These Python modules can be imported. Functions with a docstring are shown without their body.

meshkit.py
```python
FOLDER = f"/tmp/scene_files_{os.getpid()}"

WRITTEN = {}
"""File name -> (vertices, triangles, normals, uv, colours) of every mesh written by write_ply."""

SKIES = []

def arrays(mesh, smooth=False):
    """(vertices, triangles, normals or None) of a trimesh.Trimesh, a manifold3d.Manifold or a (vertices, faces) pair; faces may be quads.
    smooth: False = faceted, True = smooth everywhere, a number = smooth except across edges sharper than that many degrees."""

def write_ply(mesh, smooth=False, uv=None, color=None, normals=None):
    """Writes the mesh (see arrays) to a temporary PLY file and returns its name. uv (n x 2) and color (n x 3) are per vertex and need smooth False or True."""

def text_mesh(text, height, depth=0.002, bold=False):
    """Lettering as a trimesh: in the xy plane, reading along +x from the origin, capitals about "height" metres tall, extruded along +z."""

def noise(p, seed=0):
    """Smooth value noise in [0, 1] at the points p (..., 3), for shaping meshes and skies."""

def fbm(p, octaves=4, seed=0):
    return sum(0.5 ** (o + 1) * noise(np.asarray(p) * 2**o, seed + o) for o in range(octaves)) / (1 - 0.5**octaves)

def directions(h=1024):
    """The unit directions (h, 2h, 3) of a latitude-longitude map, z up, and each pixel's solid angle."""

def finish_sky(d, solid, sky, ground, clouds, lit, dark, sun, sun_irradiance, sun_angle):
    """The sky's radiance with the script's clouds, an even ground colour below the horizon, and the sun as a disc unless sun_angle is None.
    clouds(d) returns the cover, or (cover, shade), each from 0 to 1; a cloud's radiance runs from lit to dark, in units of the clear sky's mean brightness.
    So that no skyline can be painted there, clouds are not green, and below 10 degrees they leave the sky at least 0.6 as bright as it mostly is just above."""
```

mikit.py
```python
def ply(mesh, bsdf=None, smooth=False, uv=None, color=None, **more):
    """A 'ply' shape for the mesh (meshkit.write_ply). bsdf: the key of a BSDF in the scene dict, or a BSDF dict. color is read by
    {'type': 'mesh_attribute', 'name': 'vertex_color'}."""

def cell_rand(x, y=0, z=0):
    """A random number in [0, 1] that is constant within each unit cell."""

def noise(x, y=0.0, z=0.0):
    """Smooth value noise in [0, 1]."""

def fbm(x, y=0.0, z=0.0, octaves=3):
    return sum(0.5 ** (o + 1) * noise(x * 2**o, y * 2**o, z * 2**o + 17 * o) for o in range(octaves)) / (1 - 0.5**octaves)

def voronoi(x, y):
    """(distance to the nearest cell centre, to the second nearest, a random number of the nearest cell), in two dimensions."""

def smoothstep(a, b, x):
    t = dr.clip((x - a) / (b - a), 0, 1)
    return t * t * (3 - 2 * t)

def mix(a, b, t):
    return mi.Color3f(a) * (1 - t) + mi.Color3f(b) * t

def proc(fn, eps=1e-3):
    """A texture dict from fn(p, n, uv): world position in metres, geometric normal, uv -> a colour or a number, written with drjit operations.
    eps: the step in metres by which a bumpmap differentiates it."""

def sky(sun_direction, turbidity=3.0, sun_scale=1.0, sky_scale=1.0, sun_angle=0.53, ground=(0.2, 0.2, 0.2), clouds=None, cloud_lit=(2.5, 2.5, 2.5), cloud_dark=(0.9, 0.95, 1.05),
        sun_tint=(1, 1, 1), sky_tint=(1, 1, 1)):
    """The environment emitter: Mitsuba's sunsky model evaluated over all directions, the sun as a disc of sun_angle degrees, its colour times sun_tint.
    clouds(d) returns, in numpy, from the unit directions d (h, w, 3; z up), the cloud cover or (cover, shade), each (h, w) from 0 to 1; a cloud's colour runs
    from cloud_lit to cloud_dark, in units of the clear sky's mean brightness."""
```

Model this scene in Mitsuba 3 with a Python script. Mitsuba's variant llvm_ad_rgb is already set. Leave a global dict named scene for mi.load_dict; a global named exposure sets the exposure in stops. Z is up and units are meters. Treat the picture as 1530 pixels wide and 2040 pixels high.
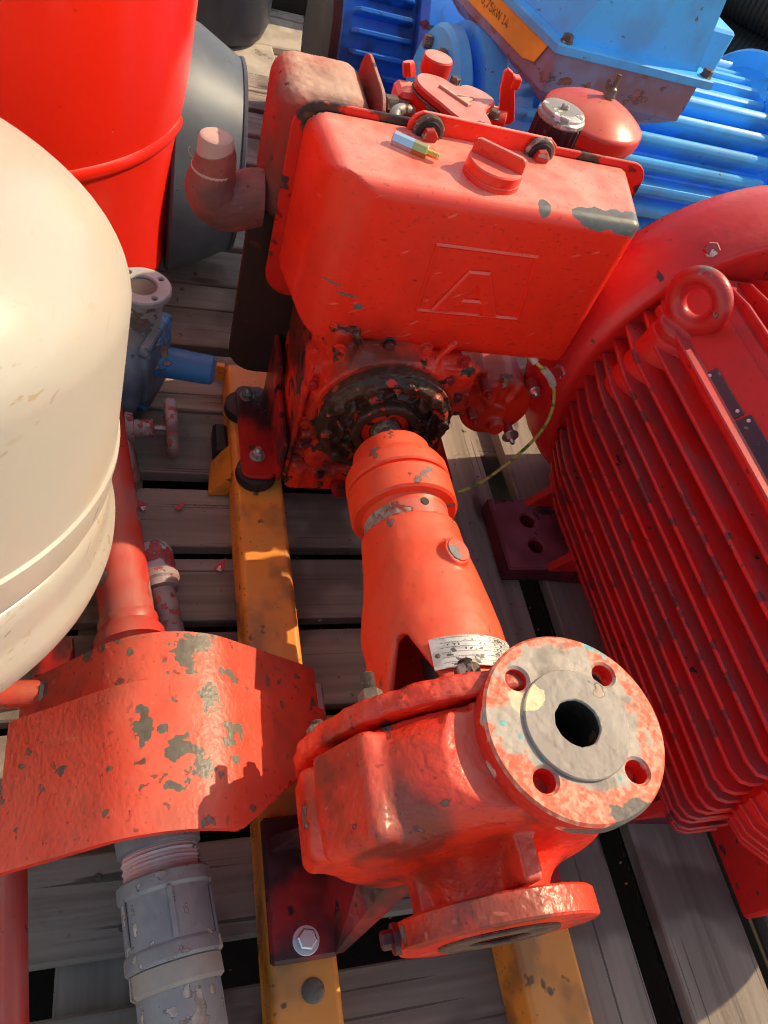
import math, random
import numpy as np, trimesh, shapely.geometry as sg, manifold3d as m3
import drjit as dr, mitsuba as mi, mikit, meshkit
from mikit import fbm, noise, smoothstep, mix, voronoi, cell_rand

# ------------------------------------------------------------------ camera, sky, exposure
T = mi.ScalarTransform4f
scene, labels = {'type': 'scene'}, {}
CAM = np.array([0.0, 0.0, 0.864])
FWD = np.array([0.31306172, 0.56651565, -0.76226791])
UP = np.array([-0.0232923, 0.80695147, 0.59015827])
scene['camera'] = {'type': 'perspective', 'fov': 53.53, 'fov_axis': 'x', 'near_clip': 0.02, 'far_clip': 200.0,
                   'to_world': T().look_at(origin=CAM.tolist(), target=(CAM + FWD).tolist(), up=UP.tolist())}
SUN = np.array([0.718, 0.222, 0.66])
scene['sky'] = mikit.sky(SUN.tolist(), turbidity=4.0, sun_tint=(1.0, 0.95, 0.84), sun_scale=1.08, sky_scale=2.1, sky_tint=(1.20, 1.0, 0.78), ground=(0.30, 0.26, 0.21))
exposure = 1.70

rng = np.random.default_rng(7)
random.seed(7)
PI = math.pi
V3 = lambda *a: np.array(a, float)
unit = lambda v: np.asarray(v, float) / np.linalg.norm(v)

# ------------------------------------------------------------------ mesh helpers: a mesh is (vertices, triangles)
def cat(*ms):
    vs, fs, n = [], [], 0
    for v, f in ms:
        vs.append(np.asarray(v, float)); fs.append(np.asarray(f, int) + n); n += len(v)
    return np.vstack(vs), np.vstack(fs)

def frame(d):
    d = unit(d); a = V3(0, 0, 1) if abs(d[2]) < 0.9 else V3(1, 0, 0)
    u = unit(np.cross(a, d)); return u, np.cross(d, u), d

def lathe(o, d, prof, n=48, phase=0.0, uv=None):
    """prof: (height along d, radius) from bottom to top; radius 0 closes it."""
    u, v, d = frame(d) if uv is None else (*uv, unit(d))
    V, rows = [], []
    for h, r in prof:
        if r < 1e-9:
            rows.append([len(V)] * n); V.append(np.asarray(o) + d * h)
        else:
            t = np.arange(n) * 2 * PI / n + phase
            rows.append(list(range(len(V), len(V) + n)))
            V.extend(np.asarray(o) + d * h + r * (np.cos(t)[:, None] * u + np.sin(t)[:, None] * v))
    F = []
    for a, b in zip(rows, rows[1:]):
        for i in range(n):
            j = (i + 1) % n
            if a[i] != a[j]: F.append((a[i], a[j], b[j]))
            if b[i] != b[j]: F.append((a[i], b[j], b[i]))
    return np.array(V), np.array(F)

def cyl(a, b, r, n=32, bev=0.001, r2=None):
    a, b = np.asarray(a, float), np.asarray(b, float); L = np.linalg.norm(b - a); r2 = r if r2 is None else r2
    return lathe(a, b - a, [(0, 0), (0, r - bev), (bev, r), (L - bev, r2), (L, r2 - bev), (L, 0)], n)

def ring(o, d, r0, r1, h, n=48, bev=0.001):
    return lathe(o, d, [(bev, r0), (0, r0 + bev), (0, r1 - bev), (bev, r1), (h - bev, r1), (h, r1 - bev), (h, r0 + bev), (h - bev, r0), (bev, r0)], n)

def tube(pts, r, n=12, caps=True):
    P = np.asarray(pts, float); k = len(P); R = np.full(k, r) if np.isscalar(r) else np.asarray(r, float)
    tan = np.gradient(P, axis=0); tan /= np.linalg.norm(tan, axis=1, keepdims=True)
    u = frame(tan[0])[0]; V = []
    t = np.arange(n) * 2 * PI / n
    for i in range(k):
        u = unit(u - tan[i] * (u @ tan[i])); w = np.cross(tan[i], u)
        V.append(P[i] + R[i] * (np.cos(t)[:, None] * u + np.sin(t)[:, None] * w))
    V = np.vstack(V); F = []
    for i in range(k - 1):
        for j in range(n):
            a, b = i * n + j, i * n + (j + 1) % n
            F += [(a, b, b + n), (a, b + n, a + n)]
    if caps:
        c = len(V); V = np.vstack([V, P[0], P[-1]])
        for j in range(n):
            F += [(c, (j + 1) % n, j), (c + 1, (k - 1) * n + j, (k - 1) * n + (j + 1) % n)]
    return V, np.array(F)

def spline(pts, n=40):
    from scipy.interpolate import CubicSpline
    P = np.asarray(pts, float); s = np.r_[0, np.cumsum(np.linalg.norm(np.diff(P, axis=0), axis=1))]
    return CubicSpline(s, P)(np.linspace(0, s[-1], n))

def hull(pts):
    m = m3.Manifold.hull_points(np.asarray(pts, float)).to_mesh()
    return np.array(m.vert_properties[:, :3]), np.array(m.tri_verts)

def box(lo, hi, b=0.0015, rot=None, o=None):
    lo, hi = np.asarray(lo, float), np.asarray(hi, float); b = min(b, *((hi - lo) * 0.45)); P = []
    for sx in (0, 1):
        for sy in (0, 1):
            for sz in (0, 1):
                s = V3(sx, sy, sz); c = np.where(s > 0, hi, lo); inn = np.where(s > 0, -b, b)
                for k in range(3):
                    q = c + inn; q[k] = c[k]; P.append(q)
    v, f = hull(P)
    if rot is not None:
        o = (lo + hi) / 2 if o is None else np.asarray(o, float); v = (v - o) @ np.asarray(rot).T + o
    return v, f

def rotz(a): c, s = math.cos(a), math.sin(a); return np.array([[c, -s, 0], [s, c, 0], [0, 0, 1]])
def rotx(a): c, s = math.cos(a), math.sin(a); return np.array([[1, 0, 0], [0, c, -s], [0, s, c]])
def roty(a): c, s = math.cos(a), math.sin(a); return np.array([[c, 0, s], [0, 1, 0], [-s, 0, c]])

def inset(P, b):
    a, c = np.roll(P, 1, 0), np.roll(P, -1, 0)
    n1 = np.stack([-(P - a)[:, 1], (P - a)[:, 0]], 1); n2 = np.stack([-(c - P)[:, 1], (c - P)[:, 0]], 1)
    n1 /= np.linalg.norm(n1, axis=1, keepdims=True) + 1e-12; n2 /= np.linalg.norm(n2, axis=1, keepdims=True) + 1e-12
    return P + b * (n1 + n2) / np.maximum(1 + (n1 * n2).sum(1, keepdims=True), 0.3)

def plate(poly, t, o=(0, 0, 0), U=(1, 0, 0), V=(0, 1, 0), W=None, b=0.0008, holes=()):
    """Outline in the (U, V) plane, thickness t along W, bevelled edges, holes through."""
    U, V = np.asarray(U, float), np.asarray(V, float); W = np.cross(U, V) if W is None else np.asarray(W, float); o = np.asarray(o, float)
    flip = np.dot(np.cross(U, V), W) < 0
    loops = []
    for k, L in enumerate([poly, *holes]):
        L = np.asarray(L, float); area = np.sum(L[:, 0] * np.roll(L[:, 1], -1) - L[:, 1] * np.roll(L[:, 0], -1))
        if (area > 0) != (k == 0): L = L[::-1]
        loops.append(L)
    VV, FF, n = [], [], 0
    P3 = lambda q, w: o + q[:, :1] * U + q[:, 1:2] * V + w * W
    for L in loops:
        m = len(L); I = inset(L, b)
        VV += [P3(I, 0), P3(L, b), P3(L, t - b), P3(I, t)]
        for r in range(3):
            for i in range(m):
                j = (i + 1) % m; a, c = n + r * m + i, n + r * m + j
                FF += [(a, c, c + m), (a, c + m, a + m)]
        n += 4 * m
    pg = sg.Polygon(inset(loops[0], b), [inset(h, b) for h in loops[1:]])
    q, f = trimesh.creation.triangulate_polygon(pg, engine='earcut')
    A = f[:, [0, 1, 2]]
    e = q[A]; ar = (e[:, 1, 0] - e[:, 0, 0]) * (e[:, 2, 1] - e[:, 0, 1]) - (e[:, 1, 1] - e[:, 0, 1]) * (e[:, 2, 0] - e[:, 0, 0])
    A = np.where(ar[:, None] < 0, A[:, ::-1], A)
    VV += [P3(q, t), P3(q, 0)]; FF += [tuple(x + n) for x in A] + [tuple(x[::-1] + n + len(q)) for x in A]
    F = np.array(FF); return np.vstack(VV), F[:, ::-1] if flip else F

def circ(c, r, n=28): t = np.arange(n) * 2 * PI / n; return np.stack([c[0] + r * np.cos(t), c[1] + r * np.sin(t)], 1)
def rrect(x0, y0, x1, y1, r, n=6):
    r = [r] * 4 if np.isscalar(r) else r; P = []
    for (cx, cy, a), q in zip(((x1, y0, -90), (x1, y1, 0), (x0, y1, 90), (x0, y0, 180)), r):
        ox, oy = cx + (-q if cx == x1 else q), cy + (-q if cy == y1 else q)
        for i in range(n + 1):
            t = math.radians(a + 90 * i / n); P.append((ox + q * math.cos(t), oy + q * math.sin(t)))
    return np.array(P)
def smoothpoly(P, n=60):
    from scipy.interpolate import CubicSpline
    P = np.vstack([P, P[:1]]); s = np.r_[0, np.cumsum(np.linalg.norm(np.diff(P, axis=0), axis=1))]
    return CubicSpline(s, P, bc_type='periodic')(np.linspace(0, s[-1], n, endpoint=False))

def hexhead(o, d, af, h, washer=0.0, stud=0.0, studr=None, tw=0.0):
    u, v, d = frame(d); o = np.asarray(o, float); ms = []
    if washer: ms.append(ring(o, d, 0.0005, washer, 0.0022, 28, 0.0004)); o = o + d * 0.0022
    r = af / math.sqrt(3)
    ms.append(lathe(o, d, [(0, 0), (0, r * .97), (h * .06, r), (h * .86, r), (h, r * .86), (h, 0)], 6, tw))
    if stud:
        sr = studr or af * .3; L = []
        for i in range(int(stud / 0.0012)): L += [(h + i * .0012, sr), (h + i * .0012 + .0006, sr * .86)]
        ms.append(lathe(o, d, [(h - .001, 0), (h - .001, sr)] + L + [(h + stud, sr * .7), (h + stud, 0)], 20))
    return cat(*ms)

# signed distance modelling for castings, meshed by surface nets
def snet(f, lo, hi, h):
    lo, hi = np.asarray(lo, float), np.asarray(hi, float); N = np.ceil((hi - lo) / h).astype(int) + 1
    ax = [lo[k] + h * np.arange(N[k]) for k in range(3)]
    G = np.stack(np.meshgrid(*ax, indexing='ij'), -1).reshape(-1, 3)
    D = f(G).reshape(N).astype(float); S = D < 0
    C = N - 1; cnt = np.zeros(C); acc = np.zeros((*C, 3))
    sl = lambda o: tuple(slice(o[k], o[k] + C[k]) for k in range(3))
    for k in range(3):
        o1, o2 = [q for q in range(3) if q != k]
        for a in (0, 1):
            for b in (0, 1):
                p = [0, 0, 0]; p[o1] = a; p[o2] = b; q = list(p); q[k] = 1
                d0, d1 = D[sl(p)], D[sl(q)]; m = (d0 < 0) != (d1 < 0)
                t = np.where(m, d0 / np.where(m, d0 - d1, 1), 0)
                pos = np.zeros((*C, 3)) + np.array(p, float); pos[..., k] = t
                acc += np.where(m[..., None], pos, 0); cnt += m
    on = cnt > 0; idx = -np.ones(C, int); idx[on] = np.arange(on.sum())
    base = np.stack(np.nonzero(on), 1); V = lo + h * (base + acc[on] / cnt[on][:, None])
    Q = []
    for k in range(3):
        o1, o2 = (k + 1) % 3, (k + 2) % 3
        a = [slice(None)] * 3; b = [slice(None)] * 3; a[k] = slice(0, -1); b[k] = slice(1, None)
        m = S[tuple(a)] != S[tuple(b)]; I = np.stack(np.nonzero(m), 1)
        I = I[(I[:, o1] > 0) & (I[:, o2] > 0) & (I[:, o1] < C[o1]) & (I[:, o2] < C[o2])]
        ins = S[tuple(a)][tuple(I.T)]
        def g(d1, d2): J = I.copy(); J[:, o1] += d1; J[:, o2] += d2; return idx[tuple(J.T)]
        q = np.stack([g(-1, -1), g(0, -1), g(0, 0), g(-1, 0)], 1)
        Q.append(np.where(ins[:, None], q, q[:, ::-1]))
    Q = np.vstack(Q)
    for _ in range(2):
        e = h * .25; d = f(V); gr = np.stack([f(V + e * np.eye(3)[k]) - f(V - e * np.eye(3)[k]) for k in range(3)], 1) / (2 * e)
        V = V - np.clip(d, -h, h)[:, None] * gr / np.maximum((gr ** 2).sum(1, keepdims=True), 0.25)
    return V, np.vstack([Q[:, [0, 1, 2]], Q[:, [0, 2, 3]]])

def s_cyl(P, a, b, r, rd=0.0):
    a, b = np.asarray(a, float), np.asarray(b, float); L = np.linalg.norm(b - a); w = (b - a) / L
    h = (P - a) @ w; q = np.linalg.norm(P - a - h[:, None] * w, axis=1)
    x, y = q - r + rd, np.abs(h - L / 2) - L / 2 + rd
    return np.minimum(np.maximum(x, y), 0) + np.hypot(np.maximum(x, 0), np.maximum(y, 0)) - rd
def s_cap(P, a, b, r1, r2=None):
    a, b = np.asarray(a, float), np.asarray(b, float); r2 = r1 if r2 is None else r2
    t = np.clip((P - a) @ (b - a) / ((b - a) @ (b - a)), 0, 1); return np.linalg.norm(P - a - t[:, None] * (b - a), axis=1) - r1 - (r2 - r1) * t
def s_box(P, lo, hi, rd=0.0, rot=None):
    lo, hi = np.asarray(lo, float), np.asarray(hi, float); q = P - (lo + hi) / 2
    if rot is not None: q = q @ rot
    q = np.abs(q) - (hi - lo) / 2 + rd
    return np.linalg.norm(np.maximum(q, 0), axis=1) + np.minimum(q.max(1), 0) - rd
def s_cone(P, a, b, r1, r2):
    a, b = np.asarray(a, float), np.asarray(b, float); L = np.linalg.norm(b - a); w = (b - a) / L
    h = (P - a) @ w; q = np.linalg.norm(P - a - h[:, None] * w, axis=1); s = (r2 - r1) / L
    return np.maximum((q - r1 - s * h) / math.sqrt(1 + s * s), np.abs(h - L / 2) - L / 2)
def smin(a, b, k): t = np.clip(.5 + .5 * (b - a) / k, 0, 1); return b + (a - b) * t - k * t * (1 - t)
def smax(a, b, k): return -smin(-a, -b, k)

# ------------------------------------------------------------------ scene helpers
used = set()
def key(name, parent=None):
    base = f'{parent}__{name}' if parent else name
    k, i = base, 0
    while k in used:
        i += 1; k = f'{base}_{i:03d}'
    used.add(k); return k
def add(name, mesh, mat, parent=None, smooth=32, label=None, kind=None):
    k = key(name, parent); scene[k] = mikit.ply(mesh, mat, smooth)
    d = {}
    if label: d['label'] = label
    if kind: d['kind'] = kind
    if d: labels[k] = d
    return k
def thing(name, label, cat_, group=None):
    k = key(name); labels[k] = {'label': label, 'category': cat_}
    if group: labels[k]['group'] = group
    return k
def single(name, mesh, mat, label, cat_, group=None, smooth=32):
    k = add(name, mesh, mat, None, smooth); labels[k] = {'label': label, 'category': cat_}
    if group: labels[k]['group'] = group
    return k

# ------------------------------------------------------------------ materials
C3 = lambda c: mi.Color3f(*[float(x) for x in c])
def spots_mask(p, spots, amp=0.35, fr=90.0):
    w = (fbm(p.x * fr, p.y * fr, p.z * fr, 3) - .5) * 2 * amp
    m = mi.Float(0)
    for (x, y, z, rx, ry, rz) in spots:
        d = dr.sqrt(dr.square((p.x - x) * rx) + dr.square((p.y - y) * ry) + dr.square((p.z - z) * rz))
        m = dr.maximum(m, smoothstep(1.04, .96, d + w))
    return m
OP = lambda x: dr.opaque(mi.Float, float(x))
OC = lambda c: mi.Color3f(*[OP(x) for x in c])
def paint(base, chip=(.14, .13, .115), scale=26.0, thr=.74, dust=(.55, .40, .31), dust_amt=.35, grime=(.03, .018, .014), grime_amt=.25, gthr=.6,
          tone=.18, spots=(), spot_col=None, fine=.0, spot_amp=.35, spot_fr=90.0, fine_col=None):
    """Worn paint: even tone, grime in patches, dust on upward faces, chips down to primer, specks; spots = chipped places (x, y, z, radii)."""
    base, chip, dust, grime, fcol = OC(base), OC(chip), OC(dust), OC(grime), OC(fine_col or grime)
    scale, thr, dust_amt, grime_amt, gthr, tone, fine = (OP(v) for v in (scale, thr, dust_amt, grime_amt, gthr, tone, fine))
    sc0 = OC(spot_col) if spot_col else chip
    spot_amp, spot_fr = OP(spot_amp), OP(spot_fr)
    if spots:
        k = 5 if len(spots) <= 5 else len(spots)
        spots = [tuple(OP(v) for v in (q[0], q[1], q[2], 1 / q[3], 1 / q[4], 1 / q[5])) for q in list(spots) + [(99, 99, 99, 1, 1, 1)] * (k - len(spots))]
    def fn(p, n, uv):
        a = fbm(p.x * 9 + 3, p.y * 9, p.z * 9, 2)
        c = base * (1 + tone * 2 * (a - .5))
        g = fbm(p.x * 21 + 11, p.y * 17, p.z * 13 + 5, 4)
        c = mix(c, grime, grime_amt * smoothstep(gthr - .12, gthr + .12, g))
        up = dr.clip(n.z, 0, 1); dn = fbm(p.x * 33, p.y * 33, p.z * 33 + 9, 3)
        c = mix(c, dust, dr.clip(dust_amt * up * up * up * (.45 + 1.1 * (dn - .25)), 0, 1))
        hi = fbm(p.x * 190, p.y * 190, p.z * 190, 2)
        k = fbm(p.x * scale, p.y * scale + 7, p.z * scale, 4) + .09 * (hi - .5)
        m = smoothstep(thr, thr + .012, k)
        sc = smoothstep(.80, .86, fbm(p.x * 34 + p.z * 26, p.y * 170 + p.x * 40, p.z * 170 - p.x * 110, 2))
        c = mix(c, dust, fine * .8 * sc)
        c = mix(c, c * .45, smoothstep(thr - .028, thr - .002, k))
        c = mix(c, mix(chip * (.55 + .9 * hi), C3((.16, .075, .035)), .5 * smoothstep(.52, .66, noise(p.x * 140, p.y * 140, p.z * 140))), m)
        c = mix(c, fcol, fine * smoothstep(.80, .90, noise(p.x * 260, p.y * 260, p.z * 260)))
        if spots:
            c = mix(c, sc0 * (.75 + .5 * hi), spots_mask(p, spots, spot_amp, spot_fr))
        return c
    return mikit.proc(fn)
def bumpy(scale, fr, oct=3, eps=6e-4, thr=None):
    fr = OP(fr)
    def fn(p, n, uv):
        return fbm(p.x * fr, p.y * fr, p.z * fr, 3)
    return mikit.proc(fn, eps), scale
def mat(name, color, rough=.4, metallic=0.0, bump=None, coat=0.0, coat_gloss=.85, spec=.4, sheen=0.0):
    base = {'type': 'rgb', 'value': list(color)} if isinstance(color, (tuple, list)) else color
    b = {'type': 'principled', 'base_color': base, 'roughness': rough, 'metallic': metallic, 'specular': spec}
    if coat: b['clearcoat'] = coat; b['clearcoat_gloss'] = coat_gloss
    if sheen: b['sheen'] = sheen
    if bump: b = {'type': 'bumpmap', 'arbitrary': bump[0], 'scale': bump[1], 'bsdf': b}
    scene[name] = {'type': 'twosided', 'bsdf': b}
    return name

cast = bumpy(.0015, 170, 3)
mat('m_tank', paint((.80, .024, .007), (.10, .10, .095), 40, .90, dust=(.82, .38, .29), dust_amt=.85, grime_amt=.10, tone=.06, fine=.25,
    spots=[(.50, .668, .494, .042, .016, .014), (.455, .662, .498, .035, .014, .010), (.392, .664, .499, .007, .012, .008), (.1622, .68, .4434, .005, .03, .007), (.228, .655, .357, .006, .02, .0035), (.172, .66, .3795, .006, .02, .0012), (.192, .655, .3785, .012, .02, .0011), (.212, .655, .370, .011, .02, .0016)],
    spot_col=(.11, .115, .11)), .36, coat=.35, bump=bumpy(.00025, 60, 2))
mat('m_pump', paint((.74, .030, .009), (.13, .12, .11), 30, .715, dust=(.72, .28, .19), dust_amt=.40, grime_amt=.7, gthr=.57, fine=.35), .36, bump=cast, coat=.15)
mat('m_bracket', paint((.80, .060, .018), (.17, .17, .16), 60, .76, dust=(.80, .32, .20), dust_amt=.40, grime_amt=.12, fine=.1), .42, bump=bumpy(.0006, 90, 2))
mat('m_guard', paint((.72, .040, .014), (.135, .12, .095), 75, .715, dust=(.70, .27, .18), dust_amt=.45, grime_amt=.4, gthr=.60, fine=.3,
    spots=[(0.0498, 0.3287, 0.187, 0.0138, 0.0201, .03), (0.0649, 0.3398, 0.187, 0.0093, 0.0085, .03), (0.0694, 0.2811, 0.190, 0.0081, 0.0129, .03), (0.0116, 0.2585, 0.190, 0.0077, 0.0177, .03), (0.0292, 0.2521, 0.190, 0.0059, 0.0073, .03),
        (0.0462, 0.2373, 0.190, 0.0117, 0.0083, .03), (0.0393, 0.2299, 0.190, 0.0063, 0.0062, .03), (0.0890, 0.2489, 0.190, 0.0090, 0.0114, .03), (0.0641, 0.2170, 0.190, 0.0081, 0.0114, .03), (0.0403, 0.2033, 0.190, 0.0099, 0.0067, .03),
        (0.0918, 0.3131, 0.187, 0.0100, 0.0047, .03)], spot_col=(.135, .12, .095), spot_amp=1.35, spot_fr=120), .42, bump=bumpy(.0006, 300, 3))
mat('m_motor', paint((.64, .016, .013), (.05, .035, .045), 70, .74, dust=(.42, .09, .09), dust_amt=.35, grime_amt=.22, gthr=.6, fine=.12), .45)
def fin_fn(p, n, uv):
    c = C3((.64, .016, .013)) * (1 + .3 * (fbm(p.x * 9, p.y * 9, p.z * 9, 2) - .5))
    up = dr.clip(n.z, 0, 1)
    c = mix(c, C3((.30, .075, .075)), up * .75 * smoothstep(.25, .7, fbm(p.x * 40, p.y * 14, p.z * 30, 3)))
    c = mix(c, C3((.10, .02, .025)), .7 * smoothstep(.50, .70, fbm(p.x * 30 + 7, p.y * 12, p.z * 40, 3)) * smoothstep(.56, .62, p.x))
    d = p.x - (.548 + 1.35 * dr.square(p.z - .265))
    e = smoothstep(.0040, .0008, d + .004 * (fbm(p.x * 200, p.y * 200, p.z * 200, 2) - .5))
    ch = smoothstep(.60, .66, fbm(p.y * 60, p.z * 60, p.x * 20, 4))
    c = mix(c, C3((.055, .035, .04)), .75 * e * ch)
    return mix(c, C3((.06, .03, .035)), smoothstep(.78, .80, fbm(p.x * 95, p.y * 80, p.z * 95, 4)))
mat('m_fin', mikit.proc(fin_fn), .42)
mat('m_grimy', paint((.66, .026, .009), (.025, .016, .013), 48, .63, dust=(.4, .2, .15), dust_amt=.2, grime=(.040, .018, .012), grime_amt=.85, gthr=.51, fine=.5), .33, bump=bumpy(.0016, 110, 3))
mat('m_grease', paint((.052, .024, .015), (.40, .022, .01), 70, .64, dust_amt=.3, dust=(.16, .09, .06), grime=(.014, .009, .007), grime_amt=.8, gthr=.5, fine=.4), .42, bump=bumpy(.003, 150, 3))
mat('m_oilred', paint((.38, .016, .014), (.02, .016, .018), 60, .70, dust_amt=0, grime=(.018, .014, .015), grime_amt=.9, gthr=.47), .34, bump=bumpy(.0012, 100, 3))
mat('m_blackred', paint((.026, .014, .012), (.06, .014, .012), 60, .78, dust_amt=.04, grime_amt=.3), .45)
mat('m_orange', paint((.78, .27, .030), (.13, .08, .05), 45, .735, dust=(.6, .36, .16), dust_amt=.25, grime=(.06, .04, .03), grime_amt=.6, gthr=.60, fine=.6), .4, coat=.2)
mat('m_muffler', paint((.34, .022, .015), (.09, .05, .04), 60, .77, dust=(.52, .38, .29), dust_amt=.95, grime=(.12, .06, .045), grime_amt=.75, gthr=.5), .75, bump=bumpy(.002, 150, 3))
mat('m_elbow', paint((.30, .07, .058), (.20, .06, .05), 160, .74, dust=(.46, .31, .26), dust_amt=.5, grime=(.08, .04, .04), grime_amt=.75, gthr=.54), .65, bump=bumpy(.002, 220, 3))
def flange_fn(p, n, uv):
    x, y_ = p.x - .3233, p.y - .1732
    r = dr.sqrt(x * x + y_ * y_) / .075
    k = fbm(p.x * 60, p.y * 60, p.z * 60, 4); hi = fbm(p.x * 260, p.y * 260, p.z * 260, 2)
    red = smoothstep(.44, .58, k + 1.3 * (r - .76) + .35 * (x - y_) / .075 * .4 + .15 * (hi - .5))
    c = mix(mix((.42, .37, .31), (.24, .21, .18), smoothstep(.45, .7, fbm(p.x * 45 + 5, p.y * 45, 2, 3))), mix((.66, .12, .055), (.68, .30, .20), smoothstep(.35, .75, hi)), red)
    side = smoothstep(.8, .4, n.z)
    c = mix(c, (.58, .02, .010), side * smoothstep(.36, .40, k))
    te = smoothstep(.655, .675, fbm(p.x * 42 + 31, p.y * 42 + 3, p.z * 42, 3) + .06 * (hi - .5))
    c = mix(c, (.16, .40, .40), te * (1 - side))
    c = mix(c, (.62, .56, .36), smoothstep(1.04, .9, dr.sqrt(dr.square((p.x - .281) / .010) + dr.square((p.y - .196) / .013)) + 1.4 * (k - .5)))
    d = dr.sqrt(dr.square((p.x - .345) / .045) + dr.square((p.y - .102) / .02) + dr.square((p.z - .358) / .012)) + .9 * (k - .5)
    c = mix(c, (.11, .095, .085), smoothstep(1.02, .95, d))
    return c * (.8 + .4 * hi)
mat('m_flange', mikit.proc(flange_fn), .55, bump=bumpy(.0007, 240, 3))
mat('m_blue', paint((.06, .46, .95), (.20, .12, .10), 70, .80, dust=(.30, .70, .95), dust_amt=.2, grime=(.10, .16, .25), grime_amt=.3, tone=.1, fine=.15), .42)
mat('m_rustblue', paint((.20, .27, .42), (.24, .13, .11), 50, .66, dust_amt=0, grime=(.22, .12, .10), grime_amt=.7, gthr=.47), .6)
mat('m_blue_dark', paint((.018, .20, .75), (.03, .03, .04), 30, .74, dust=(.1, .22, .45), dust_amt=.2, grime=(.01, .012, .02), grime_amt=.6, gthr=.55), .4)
mat('m_blue_shaft', paint((.03, .17, .42), (.22, .13, .10), 30, .66, dust=(.35, .3, .28), dust_amt=.15, grime_amt=.3), .45)
def beige_fn(p, n, uv):
    c = C3((.415, .392, .337)) * (1 + .10 * (fbm(p.x * 8, p.y * 8, p.z * 8, 3) - .5))
    sm = fbm(p.x * 7 + 2, p.y * 7, p.z * 7, 3)
    a = fbm(p.x * 30 + p.y * 60, p.y * 160 - p.x * 140, p.z * 190, 3)
    c = mix(c, C3((.36, .27, .15)), .75 * smoothstep(.64, .76, a) * smoothstep(.47, .61, sm))
    b = fbm(p.x * 120 + 9, p.y * 40 - p.z * 160, p.z * 60, 2)
    c = mix(c, C3((.26, .22, .17)), .7 * smoothstep(.74, .80, b) * smoothstep(.42, .6, sm))
    return mix(c, C3((.46, .38, .26)), .30 * smoothstep(.52, .72, fbm(p.x * 22, p.y * 22, p.z * 22 + 3, 3)))
mat('m_beige', mikit.proc(beige_fn), .27, coat=.5, coat_gloss=.9)
mat('m_redgloss', paint((.80, .020, .006), (.8, .35, .28), 60, .83, dust_amt=0, grime_amt=.0, tone=.05, fine=.0), .22, coat=.8, coat_gloss=.93)
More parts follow.
